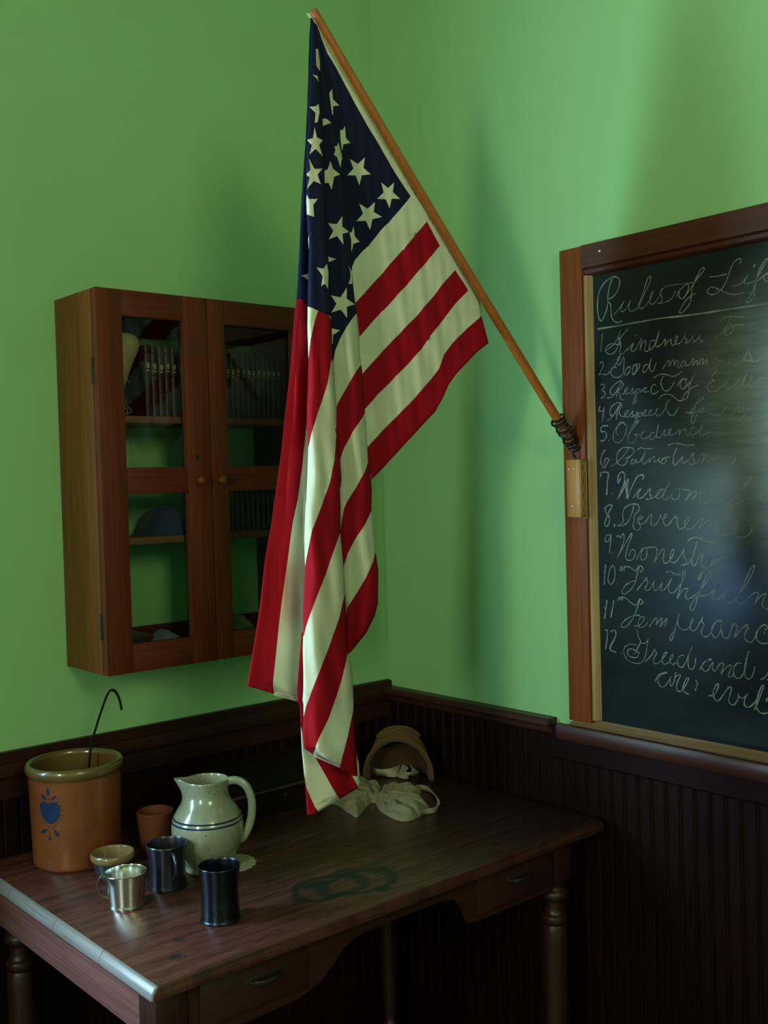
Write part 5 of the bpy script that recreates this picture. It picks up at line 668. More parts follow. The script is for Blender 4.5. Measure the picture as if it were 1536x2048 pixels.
MB().box(-.932, -.822, -.15, -.03, zb, zb+.040, .002).build('box_body', M['book'], e)
MB().box(-.935, -.819, -.153, -.027, zb+.0405, zb+.052, .002).build('lid', M['book'], e)
o = blob('crocheted_bundle', M['cream'], [(-.60, -.05), (-.54, -.04), (-.515, -.09), (-.53, -.15), (-.575, -.165), (-.61, -.14), (-.615, -.09)], zb, .075, sigma=.025, pleat=.006, pdir=(1, 1), pk=330, seed=3)
tag(o, 'cream crocheted bundle on the cabinet floor behind the right door', 'cloth')

# ================================================================ BLACKBOARD
YL, ZT, ZBd, YR = -.677, 2.073, .980, -2.75
bd = empty('blackboard', (0, -1.6, .97), 'large wood-framed blackboard with chalk rules on the right wall', 'blackboard')
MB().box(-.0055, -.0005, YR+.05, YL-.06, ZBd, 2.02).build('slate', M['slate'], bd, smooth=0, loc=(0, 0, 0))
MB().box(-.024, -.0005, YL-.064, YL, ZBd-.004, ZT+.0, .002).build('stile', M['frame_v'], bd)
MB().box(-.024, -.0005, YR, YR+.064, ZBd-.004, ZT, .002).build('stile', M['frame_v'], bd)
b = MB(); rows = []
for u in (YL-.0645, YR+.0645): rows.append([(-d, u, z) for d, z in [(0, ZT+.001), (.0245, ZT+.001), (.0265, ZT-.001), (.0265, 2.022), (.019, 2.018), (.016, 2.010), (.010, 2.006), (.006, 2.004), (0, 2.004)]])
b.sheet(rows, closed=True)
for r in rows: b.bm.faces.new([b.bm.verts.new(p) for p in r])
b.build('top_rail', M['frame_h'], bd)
b = MB(); rows = []
for z in (ZBd+.003, 2.006): rows.append([(-d, YL-.064-u, z) for u, d in [(-.0005, 0), (-.0005, .017), (.004, .019), (.009, .017), (.014, .010), (.018, .006), (.018, 0)]])
b.sheet(rows, closed=True)
for r in rows: b.bm.faces.new([b.bm.verts.new(p) for p in r])
b.build('bead', M['bead'], bd)
# chalk tray: sloping pale ledge, groove and a front lip
b = MB(); rows = []
for u in (YL-.012, YR): rows.append([(-d, u, z) for d, z in [(.0, .982), (.006, .982), (.010, .9785), (.034, .974), (.046, .968), (.052, .966), (.052, .958), (.0, .9555)]])
b.sheet(rows, closed=True)
for r in rows: b.bm.faces.new([b.bm.verts.new(p) for p in r])
b.build('chalk_tray', M['bead_h'], bd)
b = MB(); rows = []
for u in (YL+.002, YR): rows.append([(-d, u, z) for d, z in [(.052, .9665), (.054, .974), (.060, .9755), (.067, .974), (.070, .968), (.070, .944), (.066, .938), (.052, .938)]])
b.sheet(rows, closed=True)
for r in rows: b.bm.faces.new([b.bm.verts.new(p) for p in r])
b.build('front_lip', M['capwood_y'], bd)
b = MB().box(-.0505, -.0222, YR, YL+.0, .938, .9552); b.build('bearer', M['wains'], bd, smooth=0)
for y_, z_ in ((-.795, 2.052),):
    MB().lathe([(.003, 0), (.0032, .001), (.0015, .002), (0, .0021)], (0, 0, 0), 12).build('nail', M['screw'], bd, loc=(0, 0, 0))
    n = COL.objects['nail']; n.location = Vector((-.0268, y_, z_)) - world_of(bd); n.rotation_euler.y = -math.pi/2
WORDS = []
for line in WRITING:
    items = sorted(line, key=lambda st_: -max(p[0] for p in st_[1])); cur = []; end_ = None
    for w, pts in items:
        if cur and end_ - max(p[0] for p in pts) > .012: WORDS.append(cur); cur = []; end_ = None
        cur.append((w, pts)); m_ = min(p[0] for p in pts); end_ = m_ if end_ is None else min(end_, m_)
    WORDS.append(cur)
for line in WORDS:
    b = MB()
    for j, (w, pts) in enumerate(line):
        P = catmull([(0, y_, z_) for y_, z_ in pts], 4); hw = .00095*w if w < 2 else .0021; x0 = -.0057-.00006*(j % 7)
        prev = None
        for k in range(len(P)):
            t_ = P[min(k+1, len(P)-1)] - P[max(k-1, 0)]
            if t_.length < 1e-7: continue
            t_.normalize(); nrm = Vector((0, -t_.z, t_.y)); ww = hw*(1+.25*math.sin(k*.9+j))
            a = b.bm.verts.new((x0, *(P[k]+nrm*ww).yz)); c = b.bm.verts.new((x0, *(P[k]-nrm*ww).yz))
            if prev: b.bm.faces.new((prev[0], a, c, prev[1]))
            prev = (a, c)
    b.build('chalk_writing', M['chalk'], bd, smooth=0)

# ================================================================ POLE BRACKET
br = empty('pole_bracket', (-.03, -.71, 1.45), 'golden pine block with coiled wire holding the flagpole beside the blackboard', 'bracket')
b = MB().box(-.046, -.0267, -.741, -.703, 1.455, 1.587, .0012); b.build('block', M['block'], br)
b = MB().box(-.0262, -.0242, -.745, -.704, 1.452, 1.585, .0006); b.build('backing_strip', M['blockend'], br)
b = MB()
for k in range(3):
    zz = [1.455+i*.0165 for i in range(9)]
    rows = [[(-.045+k*.0065+dx, -.7412-.0012*math.sin(i*2.1+k*2+q)-.001, z) for dx in (0, .0055)] for q, (i, z) in enumerate(enumerate(zz))]
    b.sheet(rows)
b.build('split_edge', M['blockend'], br, solid=.0012)
for y_, z_ in ((-.709, 1.565), (-.722, 1.566), (-.716, 1.480)):
    k = MB().lathe([(.0024, 0), (.0024, .0006), (.001, .0012), (0, .0012)], (0, 0, 0), 12)
    for v in k.bm.verts: v.co = Vector((-.0462-v.co.z, y_+v.co.x, z_+v.co.y))
    k.build('screw', M['screw'], br)
pdir = Vector((-.733, 0, .826)).normalized()
PB = Vector((-.042, -.712, 1.634)); PT = Vector((-.739, -.690, 2.431)); pdir = (PT-PB).normalized()
ax1 = pdir.cross(Vector((0, 1, 0))).normalized(); ax2 = pdir.cross(ax1)
pts = []
for i in range(190):
    a = i/189*2*math.pi*8.5; s_ = .066 - i/189*.094; r_ = .0155 + .0018*math.sin(a*.37) - .0025*(i/189)
    pts.append(PB + pdir*s_ + ax1*r_*math.cos(a) + ax2*r_*math.sin(a))
end = pts[-1]
pts += catmull([end, Vector((-.040, -.719, 1.603)), Vector((-.037, -.720, 1.594)), Vector((-.036, -.720, 1.588))], 6)[1:]
MB().tube(pts, .0029, 8).build('wire_coil', M['iron'], br)

# ================================================================ FLAGPOLE AND FLAG
b = MB(); n = 24; path = [PB + (PT-PB)*(i/n) + Vector((0, 0, -.006*math.sin(math.pi*i/n))) for i in range(n+1)]
b.tube(path, [.0105 - .0018*(i/n) for i in range(n+1)], 20)
pole = b.build('flagpole', M['pole'], loc=PB, smooth=60)
tag(pole, 'slim varnished wooden flagpole slanting up from the blackboard frame', 'flagpole')
VIEW = Vector((-.656, -.754, 0)).normalized()      # towards the room, square to the hanging folds
def inpoly(x, y, P):
    c = False; j = len(P)-1
    for i in range(len(P)):
        if (P[i][1] > y) != (P[j][1] > y) and x < (P[j][0]-P[i][0])*(y-P[i][1])/(P[j][1]-P[i][1])+P[i][0]: c = not c
        j = i
    return c
def span(P, z):
    xs = []
    for i in range(len(P)):
        a, b_ = P[i-1], P[i]
        if (a[1] > z) != (b_[1] > z): xs.append(a[0]+(b_[0]-a[0])*(z-a[1])/(b_[1]-a[1]))
    return (min(xs), max(xs)) if xs else None
SHAPE = {'A': (.012, .008), 'D': (.012, .007), 'B': (.030, .006), 'C': (.026, .006), 'E': (.0, .004)}
fb = MB(); PLACE = {}
def fold_y(y, z):
    t_ = min(1, max(0, (2.42-z)/.40)); t_ = t_*t_*(3-2*t_); return -.69+(y+.69)*t_
def colour_at(g, x, z):
    mi = 0
    for P in g['red']:
        if inpoly(x, z, P): mi = 1
    for P in g['navy']:
        if inpoly(x, z, P): mi = 2
    return mi
for key, g in FLAG.items():
    O = g['out']; pts = []; edges = []
    def addpoly(P, closed=True):
        i0 = len(pts); pts.extend(Vector(p) for p in P)
        edges.extend((i0+i, i0+(i+1) % len(P)) for i in range(len(P) - (0 if closed else 1)))
    def dens(P, st=.012):
        o_ = []
        for i in range(len(P)):
            a, c = Vector(P[i]), Vector(P[(i+1) % len(P)]); m_ = max(1, int((c-a).length/st))
            o_ += [tuple(a+(c-a)*k/m_) for k in range(m_)]
        return o_
    def smoothP(P): return [(p.x, p.y) for p in catmull([(*q, 0) for q in P+[P[0]]], 3)[:-1]]
    Od = dens(O); addpoly(Od)
    cols = [(P, 1) for P in g['red']] + [(P, 2) for P in g['navy']]
    for P, _ in cols: addpoly(dens(P))
    for P in g['star']: addpoly(P)
    for P in g['stitch']: addpoly(P)
    x0 = min(p[0] for p in O); x1 = max(p[0] for p in O); z0 = min(p[1] for p in O); z1 = max(p[1] for p in O)
    st = .0075; zz = z0+.003
    while zz < z1:
        sp = span(O, zz)
        if sp:
            m_ = max(2, int((sp[1]-sp[0])/st))
            for k in range(1, m_):
                xx = sp[0]+(sp[1]-sp[0])*k/m_
                if inpoly(xx, zz, O): pts.append(Vector((xx, zz)))
        zz += st*1.15
    vs, es, fs, _, _, _ = delaunay_2d_cdt(pts, edges, [], 0, 1e-6)
    A_, R_ = SHAPE[key]; V = {}
    def place(v, key=key, g=g, O=O, z0=z0, z1=z1, A_=A_, R_=R_):
        sp = span(O, min(max(v.y, z0+.0005), z1-.0005)) or (v.x, v.x+.01); w = max(.004, sp[1]-sp[0]); s_ = min(1, max(0, (v.x-sp[0])/w))
        top = min(1, max(.12, (z1-v.y)/.5)); k_ = min(1, w/.10)
        if key == 'E':
            sag = min(1, max(0, (s_)))
            d = -.020*(1-s_)**3*top + .0045*math.sin(v.x*95+v.y*34)*math.sin(math.pi*min(1, s_*1.02))*top + .0025*math.sin(v.x*210+v.y*20)*(1-s_)*s_*3
            d += .012*math.exp(-((v.y-(1.75+.9*(v.x+.38)))/.035)**2)*math.exp(-((v.x+.38)/.09)**2)
        else:
            d = A_*k_*(math.sin(math.pi*s_)**.8)*1.0 + R_*math.sin(s_*9.5+v.y*2.3+(0, 1, 2, 3)['ADBC'.index(key)])*min(1, s_*6, (1-s_)*6)*top + .0022*math.sin(v.y*38+s_*14)*min(1, s_*5, (1-s_)*5)*top
        if key == 'D': d += .0
        return Vector((v.x, fold_y(g['y'], v.y), v.y)) + VIEW*d
    PLACE[key] = place
    for f in fs:
        c = sum((vs[i] for i in f), Vector((0, 0)))/len(f)
        if not inpoly(c.x, c.y, O): continue
        mi = 0
        for P, m_ in cols:
            if inpoly(c.x, c.y, P): mi = m_
        if mi != 1 or True:
            for P in g['star']:
                if mi == 2 and inpoly(c.x, c.y, P): mi = 0
        for P in g['stitch']:
            if inpoly(c.x, c.y, P): mi = 3
        for i in f:
            if i not in V: V[i] = fb.bm.verts.new(place(vs[i]))
        try: ff = fb.bm.faces.new([V[i] for i in f]); ff.material_index = mi
        except ValueError: pass
for ka, sa, kb_, sb in (('C', 1, 'E', 0), ('B', 1, 'C', 0), ('B', 0, 'A', 1)):      # the cloth doubling back behind each fold
    Oa, Ob = FLAG[ka]['out'], FLAG[kb_]['out']; z = max(min(p[1] for p in Oa), min(p[1] for p in Ob))+.012; ztop = 2.36; prev = None
    while z < ztop:
        A_, B_ = span(Oa, z), span(Ob, z)
        if A_ and B_:
            xa = A_[sa]+(-.0004 if sa else .0004); xb = B_[sb]+(-.0004 if sb else .0004)
            pa, pb = PLACE[ka](Vector((xa, z))), PLACE[kb_](Vector((xb, z)))
            row = [fb.bm.verts.new(pa.lerp(pb, k_/4) - VIEW*(.004*math.sin(math.pi*k_/4))) for k_ in range(5)]
            mi = colour_at(FLAG[ka], xa+(-.003 if sa else .003), z)
            if prev:
                for k_ in range(4):
                    ff = fb.bm.faces.new((prev[k_], prev[k_+1], row[k_+1], row[k_])); ff.material_index = mi
            prev = row
        else: prev = None
        z += .008
flag = fb.build('flag', [M['fwhite'], M['fred'], M['fnavy'], M['fstitch']], loc=(-.74, -.69, 2.42), smooth=0)
flag.data.polygons.foreach_set('use_smooth', [True]*len(flag.data.polygons))
md = flag.modifiers.new('thickness', 'SOLIDIFY'); md.thickness = .0008; md.offset = 0
tag(flag, 'American flag with stars and red stripes hanging in folds from the slanting pole', 'flag')

# ================================================================ TABLE
TZ = .765
tb = empty('writing_table', (-.6, -.40, 0), 'worn dark wooden table with turned legs and two drawers in the corner', 'table')
b = MB(); ys = [-.7865, -.604, -.418, -.21, -.030]
def plank(y0_, y1_):
    q = [(-1.1765, TZ), (-1.1815, TZ-.0030), (-1.1865, TZ-.0095), (-1.1885, TZ-.016), (-1.1885, TZ-.022), (-1.186, TZ-.026), (-.042, TZ-.026), (-.040, TZ-.022), (-.040, TZ-.006), (-.046, TZ)]
    A_ = [[b.bm.verts.new((x_, y_, z_)) for x_, z_ in q] for y_ in (y0_, y1_)]
    n_ = len(q); b.bm.faces.new(A_[0]); b.bm.faces.new(A_[1][::-1])
    for k_ in range(n_): b.bm.faces.new((A_[0][k_], A_[1][k_], A_[1][(k_+1) % n_], A_[0][(k_+1) % n_]))
for y0_, y1_ in zip(ys, ys[1:]): plank(y0_+.0005, y1_-.0005)
bmesh.ops.recalc_face_normals(b.bm, faces=b.bm.faces)
bmesh.ops.bevel(b.bm, geom=[e_ for e_ in b.bm.edges if abs(e_.verts[0].co.y-e_.verts[1].co.y) < 1e-6 and e_.verts[0].co.y < -.785], offset=.004, segments=3, profile=.5, affect='EDGES')
for y0_ in ys[1:-1]: b.box(-1.179, -.047, y0_-.004, y0_+.004, TZ-.022, TZ-.0012)
b.bm.normal_update()
for f in b.bm.faces:
    if f.calc_center_median().x < -1.1780 and f.normal.x < -.15 and f.normal.z > -.2: f.material_index = 1
b.build('tabletop', [M['tabletop'], M['worn_end']], tb, smooth=50, loc=(0, 0, TZ))
AB = .651
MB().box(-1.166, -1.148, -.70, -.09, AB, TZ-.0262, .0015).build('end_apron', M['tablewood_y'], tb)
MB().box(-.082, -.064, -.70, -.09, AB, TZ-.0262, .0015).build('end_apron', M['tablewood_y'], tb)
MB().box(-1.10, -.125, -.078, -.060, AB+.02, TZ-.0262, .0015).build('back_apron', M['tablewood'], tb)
pr = [(-1.105, TZ-.0262), (-1.105, .628), (-1.0, .628), (-.88, .632), (-.835, .645), (-.80, .668), (-.775, .692), (-.74, .703), (-.68, .706), (-.52, .706), (-.49, .700), (-.47, .685), (-.458, .665), (-.447, .640), (-.425, .636), (-.185, .636), (-.185, TZ-.0262)]
b = MB().prism(pr, 1, -.752, -.738); b.build('front_apron', M['tablewood'], tb, smooth=0)
for x0_, x1_, px_ in ((-1.085, -.865, -.956), (-.425, -.195, -.300)):
    d = MB().box(x0_, x1_, -.757, -.7525, .648, .732, .002).build('drawer', M['tablewood'], tb)
    p_ = MB(); rows = []
    for i in range(9):
        a = i/8*math.pi/2
        rows.append([(px_+.032*math.cos(t_)*(math.cos(a)*.25+.75), -.7575-.018*math.sin(a)*math.sin(t_)**.5 if t_ not in (0, math.pi) else -.7575, .697-.016*math.sin(t_)*math.cos(a)+.004) for t_ in [k*math.pi/12 for k in range(13)]])
    p_.sheet(rows); p_.box(px_-.040, px_+.040, -.7586, -.7572, .698, .706, .0005)
    p_.build('cup_pull', M['brass'], d, solid=.0012)
def leg(x, y):
    b = MB(); b.box(x-.029, x+.029, y-.029, y+.029, .645, TZ-.0262, .002)
    pr = [(.0, 0), (.014, 0), (.017, .008), (.018, .03), (.015, .05), (.022, .06), (.016, .07), (.020, .12), (.0255, .30), (.028, .46), (.0285, .535), (.0235, .541), (.0285, .547), (.030, .555), (.0285, .563), (.022, .568), (.0205, .590), (.022, .596), (.029, .602), (.031, .610), (.029, .618), (.023, .624), (.022, .632), (.028, .645), (.0285, .655)]
    b.lathe(smooth_prof(pr, 2), (x, y, 0), 32)
    return b.build('leg', M['tablewood_z'], tb, smooth=40)
for x_, y_ in ((-1.137, -.727), (-.145, -.722), (-1.120, -.085), (-.095, -.085)): leg(x_, y_)

# ================================================================ POTS AND CUPS
def pot(name, c, outer, inner, m, label, cat, mi=None, seg=64, fn=None, e=None):
    e = e or empty(name, c, label, cat)
    prof = smooth_prof(outer, 4) + smooth_prof(inner, 4)
    b = MB(); n0 = len(prof)
    b.lathe(prof, c, seg, fn=fn, mi=mi)
    return e, b.build('vessel', m, e, smooth=50)
# crock
CC = (-1.013, -.148, TZ)
outer = [(.082, 0), (.086, .001), (.0895, .006), (.0905, .02), (.0925, .10), (.0945, .165), (.0950, .186), (.0965, .190), (.1000, .195), (.1015, .202), (.1000, .209), (.0965, .2125)]
inner = [(.0965, .2125), (.0915, .212), (.0880, .206), (.0875, .190), (.086, .10), (.083, .02), (.070, .012), (.0, .011)]
crock, v = pot('crock', CC, outer, inner, [M['crock'], M['crockrim']], 'large brown stoneware crock painted with a blue heart, at the table end', 'crock', mi=lambda i: 1 if i > 25 else 0)
b = MB()
for P in MOTIF:
    big = len(P) > 12
    if big: P = [(q.x, q.y) for q in catmull([(*p, 0) for p in P+[P[0]]], 3)[:-1]]
    cx_ = sum(p[0] for p in P)/len(P); cz_ = sum(p[1] for p in P)/len(P); rings = []
    for s_ in (1, .66, .33):
        rings.append([(cx_+(p[0]-cx_)*s_, cz_+(p[1]-cz_)*s_) for p in P])
    def on_(a, z): r_ = (.0905 + (z-TZ-.02)*.0264)+.0009; return (CC[0]+r_*math.cos(a), CC[1]+r_*math.sin(a), z)
    b.sheet([[on_(*p) for p in r_] for r_ in rings], closed=True)
    b.bm.faces.new([b.bm.verts.new(on_(*p)) for p in rings[-1]])
tagp = b.build('painted_heart', M['cobalt'], crock, smooth=60)
# dipper with a hooked strap handle standing in the crock
dp = empty('dipper', (-.98, -.12, TZ+.02), 'thin black dipper with a hooked handle standing in the brown crock', 'dipper')
path = catmull([(-.985, -.115, TZ+.03), (-.975, -.117, TZ+.11), (-.962, -.119, .985), (-.948, -.12, 1.030), (-.930, -.12, 1.075), (-.918, -.12, 1.099), (-.908, -.12, 1.106), (-.899, -.12, 1.100), (-.891, -.12, 1.083), (-.886, -.12, 1.058)], 6)
MB().tube(path, .002, 8, flat=(.0008, .0030, (0, 1, .3))).build('handle', M['blackiron'], dp)
b = MB().lathe([(.0, .001), (.018, .001), (.024, .008), (.026, .022), (.025, .022), (.022, .009), (.0, .003)], (-1.0, -.13, TZ+.0115), 32); b.build('cup', M['blackiron'], dp)
# jug
JC = (-.845, -.400, TZ+.0012); RT = Vector((.754, -.657, 0)); SP = math.atan2(.657, -.754)
def spout(P, i, a, r, z):
    if z > .13:
        da = (a-SP+math.pi) % (2*math.pi) - math.pi; k = math.exp(-(da/.27)**2)*((z-.13)/.055)**1.6
        P = P + Vector((math.cos(SP), math.sin(SP), 0))*k*.023 + Vector((0, 0, k*.003))
    return P
outer = [(.038, 0), (.0475, .0005), (.0495, .004), (.0480, .009), (.0485, .014), (.056, .030), (.0665, .050), (.0725, .072), (.0735, .088), (.0705, .105), (.0620, .123), (.0520, .137), (.0462, .149), (.0442, .160), (.0445, .172), (.0450, .1815), (.0440, .1845)]
inner = [(.0440, .1845), (.0418, .183), (.0405, .172), (.0402, .158), (.045, .145), (.060, .12), (.068, .088), (.060, .040), (.040, .012), (0, .010)]
jug = empty('jug', JC, 'speckled cream stoneware jug with blue bands, spout and loop handle', 'jug')
pot('jug', JC, outer, inner, M['jug'], '', '', fn=spout, e=jug, seg=96)
for h in (.1095, .1020):
    prof_r = .0735-((h-.088)/.035)**2*.0105 if h > .088 else .0735
    b = MB(); pr = [(-.0016, -.0020), (.0004, -.0017), (.0006, 0), (.0004, .0017), (-.0016, .0020)]
    rr = {.1095: .0690, .1020: .0716}[h]
    b.lathe([(rr+a, h+c) for a, c in pr], JC, 96, closed=True); b.build('blue_band', M['cobalt'], jug)
hp = [(.038, .176), (.052, .180), (.068, .178), (.082, .166), (.0905, .145), (.092, .120), (.088, .095), (.080, .075), (.072, .062), (.066, .058)]
path = catmull([tuple(Vector(JC)+RT*d+Vector((0, 0, z))) for d, z in hp], 5)
MB().tube(path, .004, 16, flat=(.0062, .0085, tuple(Vector((0, 0, 1)).cross(RT)))).build('handle', M['jug'], jug)
for o_ in list(COL.objects):
    if o_.name == 'handle' and o_.parent == jug: pass
# doily under the jug
b = MB(); n = 168; rows = []
DC = (-.800, -.406, TZ)
for r_, z_ in ((0.002, .0009), (.02, .0009), (.04, .0009), (.050, .0009), (.0535, .0009)):
    rows.append([(DC[0]+(r_+(.0035*abs(math.sin(k*math.pi*18/n)) if r_ > .045 else 0))*math.cos(2*math.pi*k/n), DC[1]+(r_+(.0035*abs(math.sin(k*math.pi*18/n)) if r_ > .045 else 0))*math.sin(2*math.pi*k/n), DC[2]+z_-.0003) for k in range(n)])
b.sheet(rows, closed=True)
dl = b.build('doily', M['cream'], solid=.0008, loc=DC); tag(dl, 'scalloped cream doily lying under the speckled jug', 'doily')
# terracotta beaker
OC = (-.872, -.231, TZ)
pot('beaker', OC, [(.027, 0), (.030, .0006), (.0312, .004), (.0345, .040), (.0395, .084), (.0398, .0865), (.0385, .088)], [(.0385, .088), (.0365, .0865), (.032, .04), (.028, .007), (0, .006)], M['orange'], 'plain matt terracotta beaker between the crock and the jug', 'beaker')
# bowl
BC = (-1.009, -.303, TZ)
pot('small_bowl', BC, [(.022, 0), (.027, .0006), (.0295, .003), (.034, .014), (.0385, .030), (.0400, .036), (.0428, .040), (.0440, .045), (.0432, .050), (.0415, .0525)], [(.0415, .0525), (.0385, .051), (.0375, .046), (.035, .030), (.027, .012), (0, .007)], [M['bowlout'], M['bowlin']], 'small dark bowl with a tan rim in front of the crock', 'bowl', mi=lambda i: 1 if i > 20 else 0)
# polished cup
SC = (-1.058, -.453, TZ)
cup, v = pot('tin_cup', SC, [(.030, 0), (.0325, .0004), (.0330, .002), (.0338, .012), (.0372, .050), (.0385, .0625), (.0392, .0640)], [(.0392, .0640), (.0386, .0645), (.0380, .0625), (.0364, .050), (.0330, .012), (.0318, .002), (0, .0014)], M['silver'], 'bright silver tin cup with ear handle at the front left of the table', 'cup')
H_ = -RT*.93 + Vector((-.656, -.754, 0))*.25; H_.normalize()
hp = [(.0345, .058), (.043, .0605), (.050, .055), (.0525, .045), (.0500, .034), (.044, .025), (.036, .019), (.0325, .017)]
MB().tube(catmull([tuple(Vector(SC)+H_*d+Vector((0, 0, z))) for d, z in hp], 5), .002, 10, flat=(.0015, .0050, tuple(H_))).build('handle', M['silver'], cup)
# dark mug with handle towards the room
DM = (-.955, -.425, TZ)
mug, v = pot('dark_mug', DM, [(.034, 0), (.0365, .0006), (.0372, .004), (.0360, .012), (.0350, .040), (.0370, .066), (.0398, .082), (.0402, .085), (.0392, .087)], [(.0392, .087), (.0378, .085), (.0350, .066), (.0330, .040), (.0335, .010), (0, .007)], M['darkpot'], 'blue-black glazed mug whose handle faces the room, beside the jug', 'mug')
H_ = (Vector((-.656, -.754, 0)) + RT*.55).normalized()
hp = [(.034, .071), (.044, .074), (.054, .067), (.0575, .055), (.055, .042), (.046, .030), (.035, .026)]
MB().tube(catmull([tuple(Vector(DM)+H_*d+Vector((0, 0, z))) for d, z in hp], 5), .002, 12, flat=(.0036, .0055, tuple(Vector((0, 0, 1)).cross(H_)))).build('handle', M['darkpot'], mug)
# waisted tumbler
TC = (-.965, -.634, TZ)
pot('waisted_tumbler', TC, [(.031, 0), (.0355, .0005), (.0366, .002), (.0364, .004), (.0350, .0065), (.0345, .018), (.0338, .040), (.0343, .064), (.0360, .084), (.0375, .095), (.0382, .0985), (.0376, .100)], [(.0376, .100), (.0362, .098), (.0345, .084), (.0325, .060), (.0322, .008), (0, .006)], M['pewter'], 'dark pewter tumbler with a waist, nearest the front edge', 'tumbler')

# ================================================================ BOX AT THE BACK
bx = empty('desk_box', (-.48, -.12, TZ), 'low black-brown wooden box with sloping lid against the wall behind the jug', 'box')
b = MB().prism([(-.03, TZ+.0003), (-.205, TZ+.0003), (-.205, TZ+.060), (-.03, TZ+.088)], 0, -.70, -.33); b.build('box_body', M['darkbox'], bx, smooth=0)
b = MB().prism([(-.026, TZ+.0895), (-.212, TZ+.0600), (-.212, TZ+.0690), (-.026, TZ+.0985)], 0, -.706, -.324); b.build('lid', M['darkbox'], bx, smooth=0)
b = MB().box(-.706, -.324, -.2160, -.2122, TZ+.0600, TZ+.0665, .001); b.build('lid_edge', M['boxedge'], bx)
k = MB().lathe([(.006, 0), (.0065, .001), (.005, .0025), (0, .003)], (0, 0, 0), 20)
for v_ in k.bm.verts: v_.co = Vector((-.512+v_.co.x, -.2052-v_.co.z, TZ+.040+v_.co.y))
k.build('lock_plate', M['book'], bx)

# ================================================================ BONNET AND POUCH
bn = empty('bonnet', (-.10, -.19, TZ), 'brown straw bonnet with cream ribbon ties lying in the table corner', 'bonnet')
FV = Vector((-.70, -.715, 0)).normalized(); RV = Vector((-FV.y, FV.x, 0))*1.0
if RV.x < 0: RV = -RV
BC0 = Vector((-.158, -.215, TZ))
rows = []
for i in range(16):
    t_ = i/15
    w_ = .085*(1-.10*t_-.50*max(0, t_-.55)**1.2*2.0); h_ = (.108+.020*math.sin(math.pi*min(1, t_*1.5)))*(1-.55*max(0, t_-.6)**1.3*2.2)
    row = []
    for k in range(33):
        a = math.pi*k/32; x_ = -math.cos(a)*w_; z_ = (math.sin(a)**.85)*h_
        puff = .004*math.sin(a*9+i)*min(1, t_*3)
        row.append(tuple(BC0 - FV*(.095*t_) + RV*(x_*(1+puff*8)) + Vector((0, 0, z_+puff+.0012))))
    rows.append(row)
b = MB(); b.sheet(rows); last = rows[-1]
b.bm.faces.new([b.bm.verts.new(p) for p in last])
b.build('hood', M['ftan'], bn, solid=.002, smooth=60)
rows_in = [[tuple(BC0 - FV*.003 + (Vector(p)-BC0)*.955 + Vector((0, 0, .0006))) for p in r_] for r_ in rows[:14]]
b = MB(); b.sheet(rows_in); b.bm.faces.new([b.bm.verts.new(p) for p in rows_in[-1]]); b.build('lining', M['fbrown'], bn, smooth=60)
rows = [[tuple(v_ if v_.z > TZ+.003 else Vector((v_.x, v_.y, TZ+.003))) for v_ in r_] for r_ in [[Vector(p)+FV*.004*s_ + (Vector(p)-BC0-Vector((0, 0, .03))).normalized()*(.002+.006*s_) for p in rows[0]] for s_ in (-1, 0, 1)]]
MB().sheet(rows).build('brim_band', M['ftan'], bn, solid=.003)
cr = []
for j in range(3):
    off = (.030, .052, .074)[j]; hh = (.116, .122, .118)[j]
    cr.append((off, hh))
b = MB()
for off, hh in cr:
    P = [BC0 - FV*off + RV*(-math.cos(a)*.060) + Vector((0, 0, hh-.030+math.sin(a)*.032)) for a in [math.pi*(.12+.76*k/16) for k in range(17)]]
    b.tube(P, [.005+.006*math.sin(math.pi*k/16) for k in range(17)], 10)
b.build('gathered_crown', M['ftan'], bn, smooth=80)
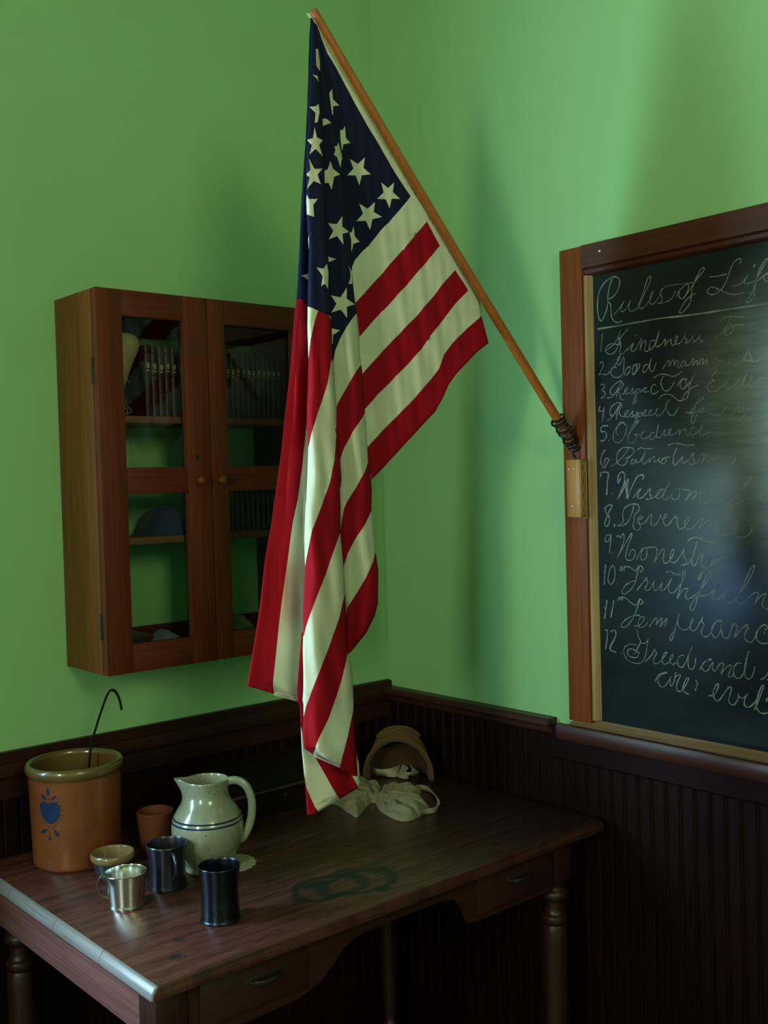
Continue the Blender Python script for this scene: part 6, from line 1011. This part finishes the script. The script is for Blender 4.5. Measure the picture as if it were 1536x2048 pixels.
def strip(path, h, name, m, par, lean=.2, z=TZ+.0015, thick=.0009):
    P = catmull([(*p, 0) for p in path], 5); rows = [[], [], []]
    for k, p in enumerate(P):
        t_ = (P[min(k+1, len(P)-1)]-P[max(k-1, 0)]).normalized(); nrm = Vector((-t_.y, t_.x, 0))
        for j in range(3): rows[j].append(tuple(Vector((p.x, p.y, z+h*j/2)) + nrm*h*lean*(j/2-.5)*math.sin(k*.35)*1.5))
    return MB().sheet(rows).build(name, m, par, solid=thick, smooth=80)
strip(POUCH['ribbon'], .022, 'ribbon', M['ribbon'], bn, .5)
strip(POUCH['ribbon2'], .022, 'ribbon', M['ribbon'], bn, .9)
gather = Vector((-.33, -.30))
pc = empty('drawstring_pouch', (-.33, -.33, TZ), 'crumpled linen drawstring pouch gathered at its neck beside the flag tip', 'pouch')
import functools
gx_ = sum(p[0] for p in POUCH['body'][:1])/1; gy_ = POUCH['body'][0][1]
G0 = Vector((gx_, gy_))
rad = lambda v: math.atan2(v.y-G0.y, v.x-G0.x)*11
blob('frill', M['canvas'], POUCH['frill'], TZ+.0003, .016, pc, sigma=.009, pleat=.0065, step=.0045, pf=rad, seed=5)
NK = [G0+Vector((.754, -.657))*a_+Vector((.656, .754))*c_ for a_, c_ in ((-.045, -.018), (-.02, -.012), (.02, -.014), (.045, -.022), (.05, .0), (.045, .035), (.02, .030), (-.02, .034), (-.045, .036))]
blob('gathered_neck', M['canvas'], [tuple(p) for p in NK], TZ+.0003, .019, pc, sigma=.010, pleat=.0045, step=.0045, pf=lambda v: math.atan2(v.y-G0.y, v.x-G0.x)*13, seed=9)
blob('bag', M['canvas'], POUCH['body'], TZ+.0003, .022, pc, sigma=.012, pleat=.0060, step=.0045, pf=lambda v: math.atan2(v.y-G0.y, v.x-G0.x)*24, seed=6)
blob('bag_flap', M['canvas'], POUCH['upper'], TZ+.0003, .020, pc, sigma=.010, pleat=.0055, step=.0045, pf=lambda v: math.atan2(v.y-G0.y, v.x-G0.x)*22, seed=8)
strip(POUCH['strap'], .011, 'drawstring', M['canvas'], pc, .4, thick=.0016)
for o_ in COL.objects:
    if o_.type == 'MESH' and o_.name.startswith('nail'): pass
